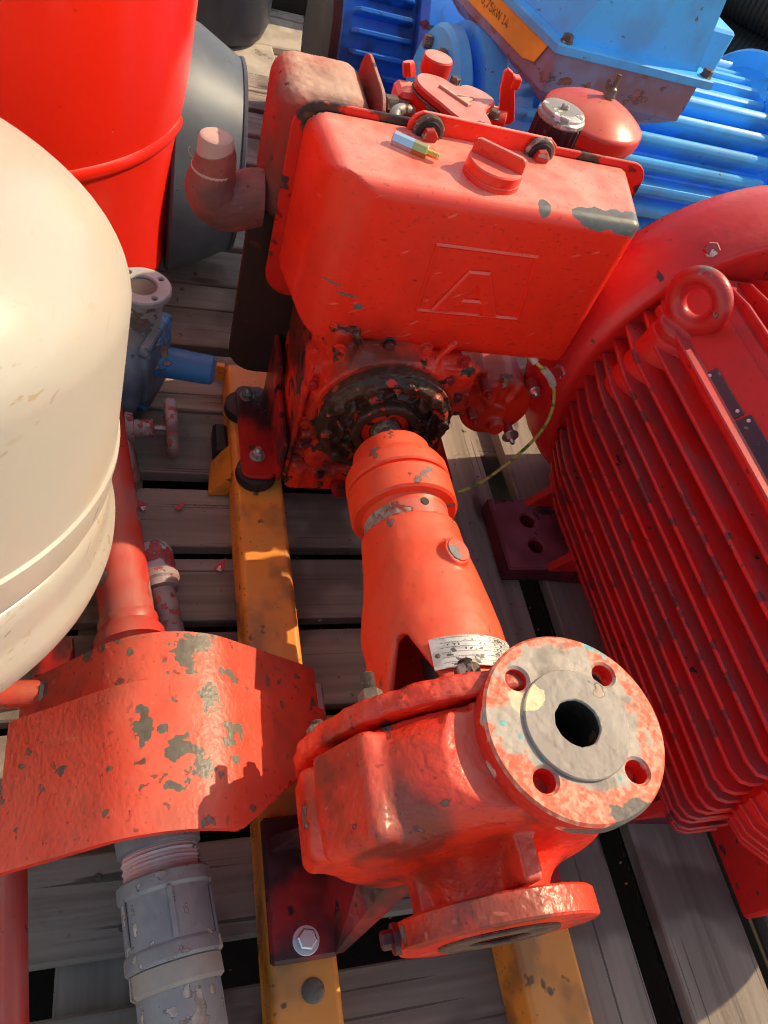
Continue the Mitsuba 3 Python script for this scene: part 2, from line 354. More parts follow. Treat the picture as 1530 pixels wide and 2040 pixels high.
mat('m_drum', paint((.085, .115, .150), (.36, .26, .2), 60, .80, dust_amt=0, grime=(.05, .06, .08), grime_amt=.4, gthr=.55, tone=.12), .46, metallic=.1)
mat('m_navy', paint((.018, .024, .045), (.08, .08, .09), 30, .77, dust=(.14, .15, .18), dust_amt=.3, grime_amt=.2), .3, coat=.3)
mat('m_black', (.012, .011, .011), .5)
mat('m_rubber', paint((.016, .014, .016), thr=1, dust_amt=0.02, dust=(.3, .25, .2), grime_amt=0), .5)
mat('m_hose', paint((.013, .013, .012), thr=1, dust=(.12, .11, .1), dust_amt=.25, grime_amt=0), .42)
def wood_fn(axis):
    def fn(p, n, uv):
        a, b = (p.x, p.y) if axis == 0 else (p.y, p.x)
        row = uv.x
        g = fbm(a * 5 + row * 9, b * 150, p.z * 40, 4)
        g2 = fbm(a * 1.5, b * 42 + row * 30, p.z * 9, 3)
        c = mix((.12, .098, .080), (.36, .31, .26), dr.clip(.15 + .55 * g + .55 * (g2 - .3), 0, 1))
        c *= .78 + .44 * uv.y
        kn, _, w = voronoi(a * 3.1 + row * 13, b * 10)
        c = mix(c, C3((.05, .034, .028)), .75 * smoothstep(.11, .05, kn) * dr.select(w > .45, 1.0, 0.0))
        st = fbm(p.x * 11, p.y * 11, p.z * 11 + 4, 3)
        c = mix(c, C3((.07, .045, .042)), .55 * smoothstep(.52, .70, st))
        cr = smoothstep(.78, .83, fbm(a * 4, b * 230 + row * 50, 0, 2))
        return mix(c, C3((.05, .042, .036)), .7 * cr)
    return mikit.proc(fn)
def wood_bump(axis):
    def fn(p, n, uv):
        a, b = (p.x, p.y) if axis == 0 else (p.y, p.x)
        return fbm(a * 9, b * 260, p.z * 60, 3)
    return mikit.proc(fn, 5e-4), .0011
mat('m_wood', wood_fn(0), .85, bump=wood_bump(0))
mat('m_wood2', wood_fn(1), .85, bump=wood_bump(1))
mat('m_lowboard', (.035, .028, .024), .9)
mat('m_paver', paint((.46, .41, .34), (.3, .26, .2), 12, .72, dust_amt=0, grime=(.28, .24, .2), grime_amt=.5, gthr=.5), .9, bump=bumpy(.003, 50, 3))
mat('m_galv', paint((.36, .335, .32), (.44, .36, .30), 95, .64, dust=(.6, .52, .44), dust_amt=.35, grime=(.19, .18, .20), grime_amt=.75, gthr=.5, fine=.2, tone=.3), .55, metallic=.15, bump=bumpy(.0016, 110, 3))
mat('m_tape', paint((.72, .62, .58), (.12, .09, .08), 40, .66, dust_amt=0, grime=(.72, .36, .34), grime_amt=.8, gthr=.52), .55, bump=bumpy(.003, 80, 3))
mat('m_greyred', paint((.30, .21, .20), (.33, .06, .06), 130, .60, dust=(.42, .42, .46), dust_amt=.6, grime=(.10, .05, .05), grime_amt=.7, gthr=.5), .6, bump=bumpy(.002, 130, 3))
mat('m_pipered', paint((.50, .03, .018), (.20, .15, .13), 30, .66, dust=(.5, .25, .2), dust_amt=.35, grime=(.28, .2, .17), grime_amt=.5, gthr=.6), .42, coat=.2)
mat('m_greypaint', paint((.30, .33, .345), (.12, .13, .14), 30, .72, dust=(.62, .68, .70), dust_amt=.6, grime=(.08, .09, .11), grime_amt=.35, gthr=.55), .5)
mat('m_bluegrey', paint((.13, .20, .28), (.06, .24, .50), 16, .56, dust=(.40, .36, .30), dust_amt=.6, grime=(.05, .06, .08), grime_amt=.6, gthr=.52), .5)
mat('m_steel', paint((.42, .41, .38), (.12, .1, .08), 90, .66, dust_amt=0, grime=(.10, .085, .07), grime_amt=.6, gthr=.5), .38, metallic=.75)
mat('m_oldsteel', paint((.17, .145, .115), (.34, .31, .26), 90, .62, dust_amt=0, grime=(.07, .05, .04), grime_amt=.6, gthr=.5), .5, metallic=.4, bump=bumpy(.0012, 200, 2))
mat('m_zinc', (.62, .63, .64), .25, metallic=.9)
mat('m_chrome', (.80, .82, .86), .12, metallic=1.0)
mat('m_brass', (.80, .58, .20), .22, metallic=1.0)
mat('m_string', (.42, .40, .34), .8)
mat('m_hemp', (.58, .45, .28), .9)
mat('m_chip', paint((.55, .04, .07), (.75, .55, .55), 60, .62, dust_amt=.1, grime_amt=0), .4)
mat('m_plateblack', paint((.018, .018, .03), (.12, .12, .16), 130, .64, dust=(.2, .2, .26), dust_amt=.25, grime_amt=0), .3, coat=.4)
mat('m_rivet', (.72, .70, .68), .3, metallic=.85)
mat('m_mesh', (.55, .56, .52), .5, metallic=.3)
mat('m_note', paint((.74, .43, .04), thr=1, dust_amt=0, grime=(.4, .22, .03), grime_amt=.4), .7)
mat('m_ink', (.05, .035, .02), .8)
mat('m_knob', paint((.035, .012, .016), (.07, .03, .035), 80, .7, dust=(.3, .22, .2), dust_amt=.2, grime_amt=0), .5)
mat('m_knobtop', paint((.42, .41, .38), (.66, .64, .60), 90, .56, dust_amt=0, grime=(.2, .18, .16), grime_amt=.5, gthr=.5), .45, metallic=.4)
mat('m_bowl', paint((.20, .14, .12), (.3, .25, .2), 40, .72, dust=(.4, .3, .25), dust_amt=.3, grime=(.12, .075, .06), grime_amt=.6, gthr=.5), .6)
mat('m_lid', paint((.62, .035, .02), (.28, .22, .13), 60, .78, dust=(.58, .38, .26), dust_amt=.5, grime=(.4, .3, .22), grime_amt=.3, gthr=.6), .32, coat=.3)
def wire_fn(p, n, uv):
    return mix((.50, .46, .10), (.10, .24, .05), smoothstep(.60, .68, noise(p.x * 40 + p.z * 90, p.y * 55, p.z * 150)))
mat('m_wire', mikit.proc(wire_fn), .35)

# ------------------------------------------------------------------ the setting: paving
def uvbox(lo, hi, b, mat_, name, parent, **k):
    m = box(lo, hi, b); r = rng.random(2); kk = key(name, parent)
    scene[kk] = mikit.ply(m, mat_, False, uv=np.tile(r, (len(m[0]), 1))); return kk
GZ = -0.150
v, f = np.array([(-30, -30, GZ - .02), (30, -30, GZ - .02), (30, 30, GZ - .02), (-30, 30, GZ - .02)], float), np.array([(0, 1, 2), (0, 2, 3)])
add('paving', (v, f), 'm_paver', kind='structure', smooth=False)
labels['paving']['label'] = 'pale worn stone paving behind the pallets'
# irregular flagstones, laid in staggered rows
y = 1.70
while y < 3.6:
    h = .20 + .10 * rng.random(); x = -.25 - .2 * rng.random()
    while x < 1.6:
        w = .22 + .20 * rng.random(); g = .008
        P = np.array([(x + g, y + g), (x + w - g, y + g), (x + w - g, y + h - g), (x + g, y + h - g)]) + rng.normal(0, .009, (4, 2))
        add('paver', plate(P, .022 + .004 * rng.random(), (0, 0, GZ - .02), b=.004), 'm_paver', 'paving', smooth=False)
        x += w
    y += h

# ------------------------------------------------------------------ wooden pallets
def pallet(label, planks, axis, a0, a1, bearers, ends=0.0):
    t = thing('wooden_pallet', label, 'pallet', None)
    for (b0, b1) in planks:
        e0, e1 = a0 + ends * (rng.random() - .5), a1 + ends * (rng.random() - .5); z1 = -.0005 - .002 * rng.random()
        lo, hi = ((e0, b0, -.024), (e1, b1, z1)) if axis == 0 else ((b0, e0, -.024), (b1, e1, z1))
        uvbox(lo, hi, .0022, 'm_wood' if axis == 0 else 'm_wood2', 'plank', t)
    lo_, hi_ = min(b for b, _ in planks), max(b for _, b in planks); nb = int((hi_ - lo_) / .12) + 1
    for i in range(nb):
        b0, b1 = lo_ + i * (hi_ - lo_) / nb + .002, lo_ + (i + 1) * (hi_ - lo_) / nb - .002
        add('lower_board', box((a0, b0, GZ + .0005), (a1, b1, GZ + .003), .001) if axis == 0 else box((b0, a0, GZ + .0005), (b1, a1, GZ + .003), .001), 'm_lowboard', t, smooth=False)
    nm = []
    for (b0, b1) in planks:
        for (lo, hi) in bearers:
            k = 0 if axis == 0 else 1; mid = (lo[k] + hi[k]) / 2
            if hi[k] - lo[k] > .06:
                for q in (.25, .75):
                    a, b = mid + rng.normal(0, .012), b0 + (b1 - b0) * q + rng.normal(0, .004); c = (a, b) if axis == 0 else (b, a)
                    nm.append(lathe((c[0], c[1], -.0015), (0, 0, 1), [(0, 0), (0, .0038), (.0012, .0034), (.0016, 0)], 10))
    add('nails', cat(*nm), 'm_oldsteel', t, smooth=False, kind='stuff')
    for (lo, hi) in bearers:
        uvbox(lo, hi, .002, 'm_wood2' if axis == 0 else 'm_wood', 'bearer', t)
    return t
Bz0, Bz1 = GZ + .004, -.0245
pallet('weathered grey wooden pallet with cross planks under the pump and engine', [(-.15, -.045), (-.033, .070), (.112, .206), (.232, .335), (.350, .452), (.469, .560), (.580, .676), (.704, .8205), (.828, .953)], 0, -.62, .452,
       [((-.60, -.15, Bz0), (-.51, .95, Bz1)), ((.02, .68, Bz0), (.045, .70, Bz1 - .01)), ((-.06, -.15, Bz0), (.012, .95, Bz1)), ((.36, -.15, Bz0), (.45, .95, Bz1))], .01)
pallet('weathered grey wooden pallet with narrow cross planks behind the engine, beside the grey drum', [(.973, 1.063), (1.068, 1.128), (1.134, 1.235), (1.252, 1.340), (1.346, 1.401), (1.407, 1.463), (1.469, 1.536), (1.550, 1.654), (1.676, 1.772), (1.788, 1.870), (1.876, 1.962)], 0, -.62, .42,
       [((-.60, .97, Bz0), (-.51, 1.96, Bz1)), ((.05, .97, Bz0), (.13, 1.96, Bz1)), ((.32, .97, Bz0), (.41, 1.96, Bz1))], .012)
pallet('weathered grey wooden pallet with lengthwise planks under the red motor', [(.459, .546), (.590, .700), (.735, .835), (.865, .965), (.99, 1.09)], 1, -.25, .94,
       [((.458, .785, Bz0), (1.09, .88, Bz1)), ((.458, .34, Bz0), (1.09, .425, Bz1)), ((.458, -.25, Bz0), (1.09, -.16, Bz1))])
pallet('wooden pallet with broad planks beneath the pale blue motor', [(.99, 1.09), (1.11, 1.21), (1.24, 1.34), (1.37, 1.47), (1.50, 1.60), (1.64, 1.74), (1.78, 1.9)], 0, .44, 1.9,
       [((.46, .99, Bz0), (.55, 1.9, Bz1)), ((1.0, .99, Bz0), (1.1, 1.9, Bz1)), ((1.8, .99, Bz0), (1.89, 1.9, Bz1))])

# ------------------------------------------------------------------ the pump and engine unit
U = thing('engine_driven_pump', 'red diesel engine with square fuel tank coupled to a flanged red pump on orange rails', 'engine pump')
AX = V3(.286, 0, .224)      # shaft line (along y)
ax = lambda yy: V3(AX[0], yy, AX[2])
NY = V3(0, -1, 0)

# base frame rails: folded channel, open below
def rail(x0, x1, y0, y1):
    t, r, H = .005, .008, .0595
    out = [(x0, .0005)] + [(x0 + r - r * math.cos(a), H - r + r * math.sin(a)) for a in np.linspace(0, PI / 2, 6)] + [(x1 - r + r * math.sin(a), H - r + r * math.cos(a)) for a in np.linspace(0, PI / 2, 6)] + [(x1, .0005)]
    inn = [(x1 - t, .0005), (x1 - t, H - t - 2e-3), (x1 - t - .002, H - t), (x0 + t + .002, H - t), (x0 + t, H - t - 2e-3), (x0 + t, .0005)]
    return plate(out + inn, y1 - y0, (0, y0, 0), (1, 0, 0), (0, 0, 1), (0, 1, 0), .0004)
fr = add('rail', rail(.1275, .193, -.14, .868), 'm_orange', U, label='left orange rail of the frame, dappled with sunlight')
fr2 = add('rail', rail(.374, .441, -.14, .845), 'm_orange', U, label='right orange rail of the frame')
add('rail_end_tab', box((.114, .862, .030), (.1265, .872, .0585), .001), 'm_orange', U)
add('cross_foot', hull([(.099, .664, .001), (.127, .664, .001), (.127, .664, .045), (.116, .664, .028), (.103, .72, .001), (.127, .72, .001), (.127, .72, .045), (.116, .72, .028)]), 'm_orange', U, label='orange foot tab beside the left rail')
add('foot_pad', box((.107, .722, .001), (.1265, .772, .034), .004), 'm_rubber', U)
for (x, y_) in ((.166, .052), (.150, -.03)):
    add('rail_bolt_head', lathe((x, y_, .0594), (0, 0, 1), [(0, 0), (0, .0105), (.002, .0105), (.0035, .008), (.0036, 0)], 20), 'm_oldsteel', U)
add('rail_hole', lathe((.386, .083, .0596), (0, 0, 1), [(0, 0), (0, .0075), (.0008, .0075), (.0008, 0)], 20), 'm_black', U)

# --- pump casing
FC = V3(.3233, .1732, .3690)     # discharge flange face centre
def volute(P):
    d = s_cyl(P, ax(.122), ax(.204), .128, .032)
    # spiral: the scroll grows towards the discharge
    for a, r in ((150, .060), (120, .056), (180, .058), (210, .054), (240, .050), (95, .056), (275, .048), (310, .050), (340, .056)):
        c = AX + .083 * V3(math.cos(math.radians(a)), 0, math.sin(math.radians(a)))
        d = smin(d, s_cyl(P, c + V3(0, .120, 0), c + V3(0, .204, 0), r, .034), .020)
    d = smin(d, s_cap(P, (.335, .165, .22), (.3233, .171, .33), .060, .047), .035)
    d = smin(d, s_cone(P, (.3233, .1732, .318), (.3233, .1732, .3500), .050, .060), .02)
    # flat bosses behind the bolts of the cover
    for a, w, y0 in ((184, .030, .124), (153, .035, .116), (100, .034, .150), (214, .026, .140)):
        q = math.radians(a); e = V3(math.cos(q), 0, math.sin(q)); R = np.stack([V3(-e[2], 0, e[0]), V3(0, 1, 0), e], 1)
        c = AX + .114 * e
        d = smin(d, s_box(P, c - V3(w, 0, .034) + V3(0, y0, 0), c + V3(w, 0, .034) + V3(0, .206, 0), .011, R), .010)
    # suction neck
    d = smin(d, s_cone(P, ax(.074), ax(.135), .047, .058), .03)
    return d
def pumpbody(P):
    d = volute(P)
    d = smin(d, s_box(P, (.276, .079, .262), (.292, .150, .3145), .003), .006)
    d = smin(d, s_box(P, (.226, .079, .196), (.256, .140, .222), .004), .008)
    d = np.maximum(d, P[:, 1] - .2040)
    d = np.maximum(d, P[:, 2] - .3480)
    rr = np.hypot(P[:, 0] - .285, P[:, 2] - .215)
    d = smax(d, -np.maximum(np.maximum(.1965 - P[:, 1], .131 - rr), (P[:, 2] - .325) * (P[:, 0] > .25)), .003)
    d = np.maximum(d, -s_cyl(P, (.3233, .1732, .24), (.3233, .1732, .50), .0205))
    return np.maximum(d, -s_cyl(P, ax(.0), ax(.13), .030))
pc = add('pump_casing', snet(pumpbody, (.09, .060, .05), (.45, .212, .372), .0030), 'm_pump', U, smooth=50, label='rounded red cast pump casing with chipped paint')
# discharge flange (faces up)
hol = [circ((sx * .0388, sy * .0388), .0091, 24) for sx in (-1, 1) for sy in (-1, 1)]
wob = circ((0, 0), .075, 96)
add('discharge_flange', plate(wob, .0205, FC - V3(0, 0, .0225), b=.0022, holes=[circ((0, 0), .0216, 40)] + hol), 'm_flange', pc, smooth=25, label='round flange facing up, paint worn to bare grey')
rb = circ((0, 0), .0185, 48) * (1 + .02 * rng.normal(0, .6, (48, 1)))
add('raised_face', plate(circ((0, 0), .0435, 64), .0032, FC - V3(0, 0, .0019), b=.0008, holes=[rb]), mat('m_face', paint((.38, .34, .30), (.6, .5, .36), 40, .70, dust_amt=0, grime=(.22, .19, .165), grime_amt=.6, gthr=.48, fine=.25,
    spots=[(.2875, .196, .370, .013, .012, .02)], spot_col=(.66, .60, .36), spot_amp=.6, spot_fr=140), .55, bump=bumpy(.001, 190, 3)), pc, smooth=25)
add('flange_bore', lathe(FC - V3(0, 0, .11), (0, 0, 1), [(0, 0), (0, .0198), (.1085, .0196), (.1084, .0214), (-.001, .0214), (-.001, 0)], 40), mat('m_bore', paint((.030, .020, .016), (.10, .05, .03), 90, .66, dust_amt=0, grime_amt=.5, gthr=.5), .8, bump=bumpy(.003, 200, 3)), pc)
# suction flange (faces the viewer)
sh = [circ((.0625 * math.cos(a), .0625 * math.sin(a)), .0092, 20) for a in (PI / 4, 3 * PI / 4, 5 * PI / 4, 7 * PI / 4)]
SC = ax(.0555)
add('suction_flange', plate(circ((0, 0), .0825, 96), .0215, SC, (1, 0, 0), (0, 0, 1), (0, 1, 0), .0018, [circ((0, 0), .026, 40)] + sh), 'm_pump', pc, smooth=25, label='round red flange facing the viewer, rust stained below')
add('suction_face', plate(circ((0, 0), .050, 56), .003, SC - V3(0, .0025, 0), (1, 0, 0), (0, 0, 1), (0, 1, 0), .0008, [circ((0, 0), .026, 40)]), mat('m_rustface', paint((.13, .075, .05), (.05, .04, .035), 40, .55, dust_amt=0, grime_amt=.6, gthr=.5), .7, bump=cast), pc, smooth=25)
add('suction_bore', lathe(ax(.0565), (0, 1, 0), [(.10, 0), (.10, .0262), (0, .0262), (.001, .028), (.101, .028), (.101, 0)], 36), 'm_black', pc)
pd = unit(V3(-.93, 0, -.1))
add('drain_plug', cat(lathe(SC + V3(-.080, .011, -.008), pd, [(0, 0), (0, .0115), (.006, .0115), (.006, .008), (.006, 0)], 24), hexhead(SC + V3(-.086, .011, -.0085), pd, .0125, .009)), 'm_oilred', pc)
# feet
def foot(sx):
    x0, x1 = (.1285, .192) if sx < 0 else (.376, .440)
    a = box((x0, .0755, .0602), (x1, .205, .0715), .003)
    xi = x1 if sx < 0 else x0
    e = .052 * -sx
    g = hull([(xi - .004, .077, .0705), (xi + .004, .077, .0705), (xi - .004, .20, .0705), (xi + .004, .20, .0705), (xi + e, .112, .150), (xi + e, .20, .150), (xi + e + .006, .112, .150), (xi + e, .14, .2), (xi + e * .6, .19, .2)])
    w = hull([(x0 + .004, .172, .0705), (xi, .172, .0705), (x0 + .004, .186, .0705), (xi, .186, .0705), (xi + e, .172, .16), (xi + e, .186, .16), (xi - e * .3, .178, .15)])
    return cat(a, g, w)
for sx in (-1, 1):
    ft = add('foot', foot(sx), 'm_oilred', U, smooth=25, label='oily red pump foot bolted to the left rail' if sx < 0 else None)
    add('bolt', hexhead((.1615 if sx < 0 else .405, .0915, .0716), (0, 0, 1), .0165, .0085, .0128, tw=.3), 'm_zinc', ft)
# cover plate behind the casing with studs
def coverplate(P):
    d = s_cyl(P, V3(.285, .2065, .215), V3(.285, .2260, .215), .1445, .005)
    n = meshkit.noise(P * 85) - .5 + .5 * (meshkit.noise(P * 190, 3) - .5)
    return d + .0030 * n * np.clip(np.hypot(P[:, 0] - .285, P[:, 2] - .215) / .05 - 1.5, 0, 1)
cp = add('cover_plate', snet(coverplate, (.13, .198, .06), (.44, .234, .37), .0032), 'm_pump', U, smooth=40, label='round red cover plate with thick blistered paint')
for a, kind in ((176, 0), (140, 1), (102, 2), (62, 0), (20, 0), (-20, 0), (-62, 0), (-118, 0), (-150, 0)):
    q = math.radians(a); o = V3(.285, .2255, .215) + .126 * V3(math.cos(q), 0, math.sin(q))
    add('nut', hexhead(o, (0, 1, 0), .0185, .0125, 0, .016 if kind == 1 else .005, .0062, .2 * a), 'm_oldsteel', cp)
# bearing bracket
def bracket(P):
    q = np.hypot(P[:, 0] - AX[0], P[:, 2] - AX[2]); yy = P[:, 1]
    r = np.interp(yy, [.215, .235, .275, .31, .345, .372, .40, .425, .442], [.071, .071, .0705, .0690, .0655, .0615, .0570, .0545, .0535])
    d = np.maximum(q - r, np.abs(yy - .332) - .108)
    d = smax(d, -(np.maximum(q - r + .0085, np.abs(yy - .27) - .10)), .003)
    ang = np.degrees(np.arctan2(P[:, 2] - AX[2], P[:, 0] - AX[0]))
    for c0, hw in ((137, 28), (40, 8), (-50, 22), (-130, 22)):
        dd = (ang - c0 + 180) % 360 - 180
        w = np.maximum((np.abs(dd) - hw * np.clip((.312 - yy) / .075, 0.05, 1)) * PI / 180 * .07, yy - .306 + .010 * meshkit.noise(P * 130))
        if c0 == 40: continue
        d = smax(d, -np.maximum(w, .045 - q), .004)
    d = smin(d, s_cap(P, AX + V3(-.046, .350, .004), AX + V3(-.052, .325, -.004), .013, .014), .02)
    d = d + .0012 * (meshkit.fbm(P * 60, 3) - .5)
    o = AX + V3(.0, .384, 0); e = unit(V3(.30, 0, .95))
    d = smin(d, s_cyl(P, o + e * .03, o + e * .0668, .0155, .0022), .006)
    return d
bb = add('bearing_bracket', snet(bracket, (.19, .212, .13), (.375, .448, .315), .0024), 'm_bracket', U, smooth=40, label='orange red bearing bracket tapering to the coupling')
o = AX + V3(0, .384, 0); e = unit(V3(.30, 0, .95))
add('plug_cap', lathe(o + e * .0664, e, [(0, 0), (0, .0135), (.0016, .0125), (.0018, 0)], 32), mat('m_plug', paint((.66, .045, .018), (.15, .16, .16), 60, .75, dust_amt=.2, grime_amt=0, spots=[(.299, .379, .286, .009, .008, .02)], spot_amp=.5, spot_fr=150), .45), bb)
for i in range(2):
    add('grease_nipple', cyl((.3435, .392 - i * .012, .2265), (.351, .392 - i * .012, .2265), .0022, 10), 'm_redgloss', bb)
def namefn(p, n, uv):
    x, y_ = uv.x, uv.y
    c = mix((.62, .64, .63), (.40, .42, .42), .8 * smoothstep(.5, .7, fbm(x * 7, y_ * 5, 2, 4)))
    row = y_ * 6.4; fr_ = row - dr.floor(row)
    line = smoothstep(.10, .04, dr.abs(fr_ - .08)) * dr.select((x > .10) & (x < .95), 1.0, 0.0)
    tx = smoothstep(.56, .62, noise(x * 46, dr.floor(row) * 7 + fr_ * 2.2)) * dr.select((fr_ > .3) & (fr_ < .82) & (x > .12) & (x < .93), 1.0, 0.0) * dr.select(noise(x * 7, dr.floor(row) * 3.3) > .42, 1.0, 0.0)
    c = mix(c, (.05, .055, .06), dr.maximum(.75 * line, .85 * tx))
    return mix(c, (.10, .11, .10), smoothstep(.70, .76, fbm(x * 9 + 4, y_ * 6, 7, 4) + .2 * smoothstep(.80, 1.0, x)))
mat('m_name', mikit.proc(namefn), .35, metallic=.25)
def curved_plate(R, a0, a1, y0, y1, t=.0012, n=24):
    V, uv, F = [], [], []
    for i in range(n + 1):
        a = math.radians(a0 + (a1 - a0) * i / n)
        for k, (rr, yy) in enumerate(((R, y0), (R + t, y0), (R + t, y1), (R, y1))):
            r2 = rr + (.0015 if yy == y0 else 0)
            V.append((AX[0] + r2 * math.cos(a), yy, AX[2] + r2 * math.sin(a))); uv.append((i / n, 0 if yy == y0 else 1))
    for i in range(n):
        for k in range(4):
            a, b = 4 * i + k, 4 * i + (k + 1) % 4
            F += [(a, a + 4, b + 4), (a, b + 4, b)]
    F += [(0, 1, 2), (0, 2, 3), (4 * n, 4 * n + 2, 4 * n + 1), (4 * n, 4 * n + 3, 4 * n + 2)]
    return np.array(V), np.array(F), np.array(uv)
v, f, uv = curved_plate(.0728, 117, 46, .2555, .2860)
k = key('nameplate', bb); scene[k] = mikit.ply((v, f), 'm_name', False, uv=uv); labels[k] = {'label': 'small worn silver nameplate on the bearing bracket'}
for a in (113, 50):
    q = math.radians(a); e = V3(math.cos(q), 0, math.sin(q)); add('rivet', lathe(AX + V3(0, .268, 0) + e * .0738, e, [(0, 0), (0, .0032), (.001, .0028), (.0016, 0)], 14), 'm_oldsteel', bb)
# coupling and shafts
add('pump_shaft', cyl(ax(.22), ax(.30), .016), 'm_oldsteel', U)
cpk = add('coupling', lathe(AX, (0, 1, 0), [(.438, 0), (.438, .044), (.440, .0455), (.462, .0465), (.468, .0485), (.4685, .057), (.471, .0600), (.500, .0600), (.5020, .0585), (.5028, .055), (.5050, .055), (.5058, .0585), (.508, .0600), (.522, .0595), (.532, .055), (.535, .049), (.556, .0455), (.560, .043), (.560, 0)], 72), 'm_bracket', U, smooth=28, label='orange red shaft coupling of two ribbed halves')
add('bare_band', lathe(AX, (0, 1, 0), [(.4435, .0460), (.4436, .0467), (.4600, .0474), (.4602, .0465)], 72), mat('m_bareband', paint((.60, .10, .06), (.33, .30, .27), 12, .5, dust=(.5, .45, .4), dust_amt=.3, grime_amt=0), .35), cpk)
e = unit(V3(.12, 0, .99)); add('screw_hole', lathe(AX + V3(0, .4565, 0) + e * .0460, e, [(0, 0), (0, .0048), (.0018, .0048), (.0018, 0)], 18), 'm_black', cpk)
add('engine_shaft', cat(cyl(ax(.55), ax(.62), .0185), box(AX + V3(-.004, .556, .0165), AX + V3(.006, .590, .0205), .001)), 'm_oldsteel', U)

# --- engine
def crank(P):
    d = s_box(P, (.190, .640, .084), (.392, .800, .272), .012)
    d = smin(d, s_box(P, (.192, .626, .066), (.372, .80, .118), .008), .006)       # sump
    d = smin(d, s_cyl(P, (.285, .618, .226), (.285, .66, .226), .090, .004), .012)
    for a, b in (((.243, .640, .300), (.372, .640, .293)), ((.372, .640, .293), (.385, .640, .235)), ((.243, .640, .300), (.212, .640, .252)), ((.30, .640, .30), (.33, .64, .24))):
        d = smin(d, s_cap(P, a, b, .014), .01)
    d = smin(d, s_box(P, (.225, .634, .22), (.378, .70, .300), .010), .010)
    d = smin(d, s_cyl(P, (.222, .668, .285), (.222, .69, .30), .030, .006), .01)
    d = smin(d, s_cyl(P, (.222, .662, .20), (.222, .662, .33), .019, .006), .008)
    d = smin(d, s_cyl(P, (.262, .690, .20), (.262, .690, .34), .017, .006), .008)
    for zz in (.150, .172, .244): d = smin(d, s_cyl(P, (.196, .632, zz), (.238, .632, zz), .006), .006)
    for a in (35, 62, 118): 
        q = math.radians(a); d = smin(d, s_cap(P, V3(.285, .634, .226) + .085 * V3(math.cos(q), 0, math.sin(q)), V3(.285, .634, .226) + .125 * V3(math.cos(q), 0, math.sin(q)), .0045), .008)
    for i in range(7): d = smin(d, s_box(P, (.203 + i * .022, .6225, .074), (.209 + i * .022, .634, .108), .002), .006)
    d = smin(d, s_box(P, (.233, .80, .11), (.395, .95, .452), .02), .01)
    return d
eb = add('crankcase', snet(crank, (.165, .605, .055), (.41, .965, .465), .0036), 'm_grimy', U, smooth=45, label='oily red engine crankcase under the fuel tank')
# ribbed greasy drive plate
def drv(P):
    q = np.hypot(P[:, 0] - .285, P[:, 2] - .226); yy = P[:, 1]
    prof = .004 * (np.cos(q / .0128 * 2 * PI * .5) > 0) 
    d = np.maximum(q - .083, np.maximum(.600 + .0045 * np.sin(q * 330) + .006 * (q < .05) * 0 - yy, yy - .622))
    d = np.maximum(d, -(np.maximum(q - .030, .604 - yy - 1)))
    d = np.minimum(d, np.maximum(np.abs(q - .036) - .006, np.abs(yy - .600) - .008))
    for i in range(10):
        a = 2 * PI * (i + .3) / 10; c = V3(.285 + .071 * math.cos(a), 0, .226 + .071 * math.sin(a))
        d = smin(d, s_cyl(P, c + V3(0, .592, 0), c + V3(0, .62, 0), .0075, .002), .004)
        c = V3(.285 + .05 * math.cos(a + .3), 0, .226 + .05 * math.sin(a + .3)); d = smax(d, -s_cyl(P, c + V3(0, .58, 0), c + V3(0, .61, 0), .009), .003)
    return d + .004 * (meshkit.fbm(P * 75, 3) - .5)
add('drive_plate', snet(drv, (.19, .580, .13), (.38, .63, .32), .0028), 'm_grease', eb, smooth=50, label='greasy black ribbed drive plate around the shaft')
add('oil_seal', ring(ax(.597), (0, 1, 0), .0195, .030, .012, 40), 'm_grimy', eb)
for (x, z) in ((.214, .135), (.338, .118), (.30, .118), (.352, .288), (.256, .292), (.305, .297)):
    add('bolt', hexhead((x, .6255 if z < .2 else .630, z), NY, .0125, .008, .0095, tw=.4), 'm_oilred', eb)
add('drain_plug', lathe((.262, .620, .086), NY, [(0, 0), (0, .011), (.012, .010), (.014, 0)], 20), 'm_oilred', eb)
add('push_rod_tube', cat(cyl((.216, .652, .235), (.214, .662, .33), .0115, 22), lathe((.216, .652, .238), (0, .05, 1), [(0, 0), (0, .018), (.010, .0185), (.012, .012), (.012, 0)], 24)), 'm_grimy', eb)
add('push_rod_tube', cat(cyl((.247, .660, .255), (.246, .668, .33), .0105, 22), lathe((.247, .660, .262), (0, .05, 1), [(0, 0), (0, .016), (.012, .0165), (.014, .012), (.014, 0)], 24)), 'm_grimy', eb)
add('oil_line', tube(spline([(.205, .628, .272), (.222, .622, .256), (.245, .622, .252), (.266, .625, .262), (.272, .632, .285)], 20), .0035, 10), 'm_boltred' if 'm_boltred' in scene else 'm_grimy', eb)
for (x, z) in ((.204, .205), (.206, .160), (.232, .105), (.318, .300), (.372, .262)):
    add('stud', cat(cyl((x, .640, z), (x, .622, z), .0055, 14), hexhead((x, .628, z), NY, .0105, .006, .0075)), 'm_oilred', eb)
for i, (a, L) in enumerate(((20, .105), (48, .118), (75, .104), (100, .104), (130, .112), (160, .098), (200, .094), (232, .10), (310, .096), (340, .094))):
    q = math.radians(a); c0 = V3(.285, .634, .226) + L * V3(math.cos(q), 0, math.sin(q))
    if c0[2] > .095: add('cover_bolt', hexhead(c0, NY, .0105, .0065, .0085, tw=a * .1), 'm_oilred' if i % 2 else 'm_grimy', eb)
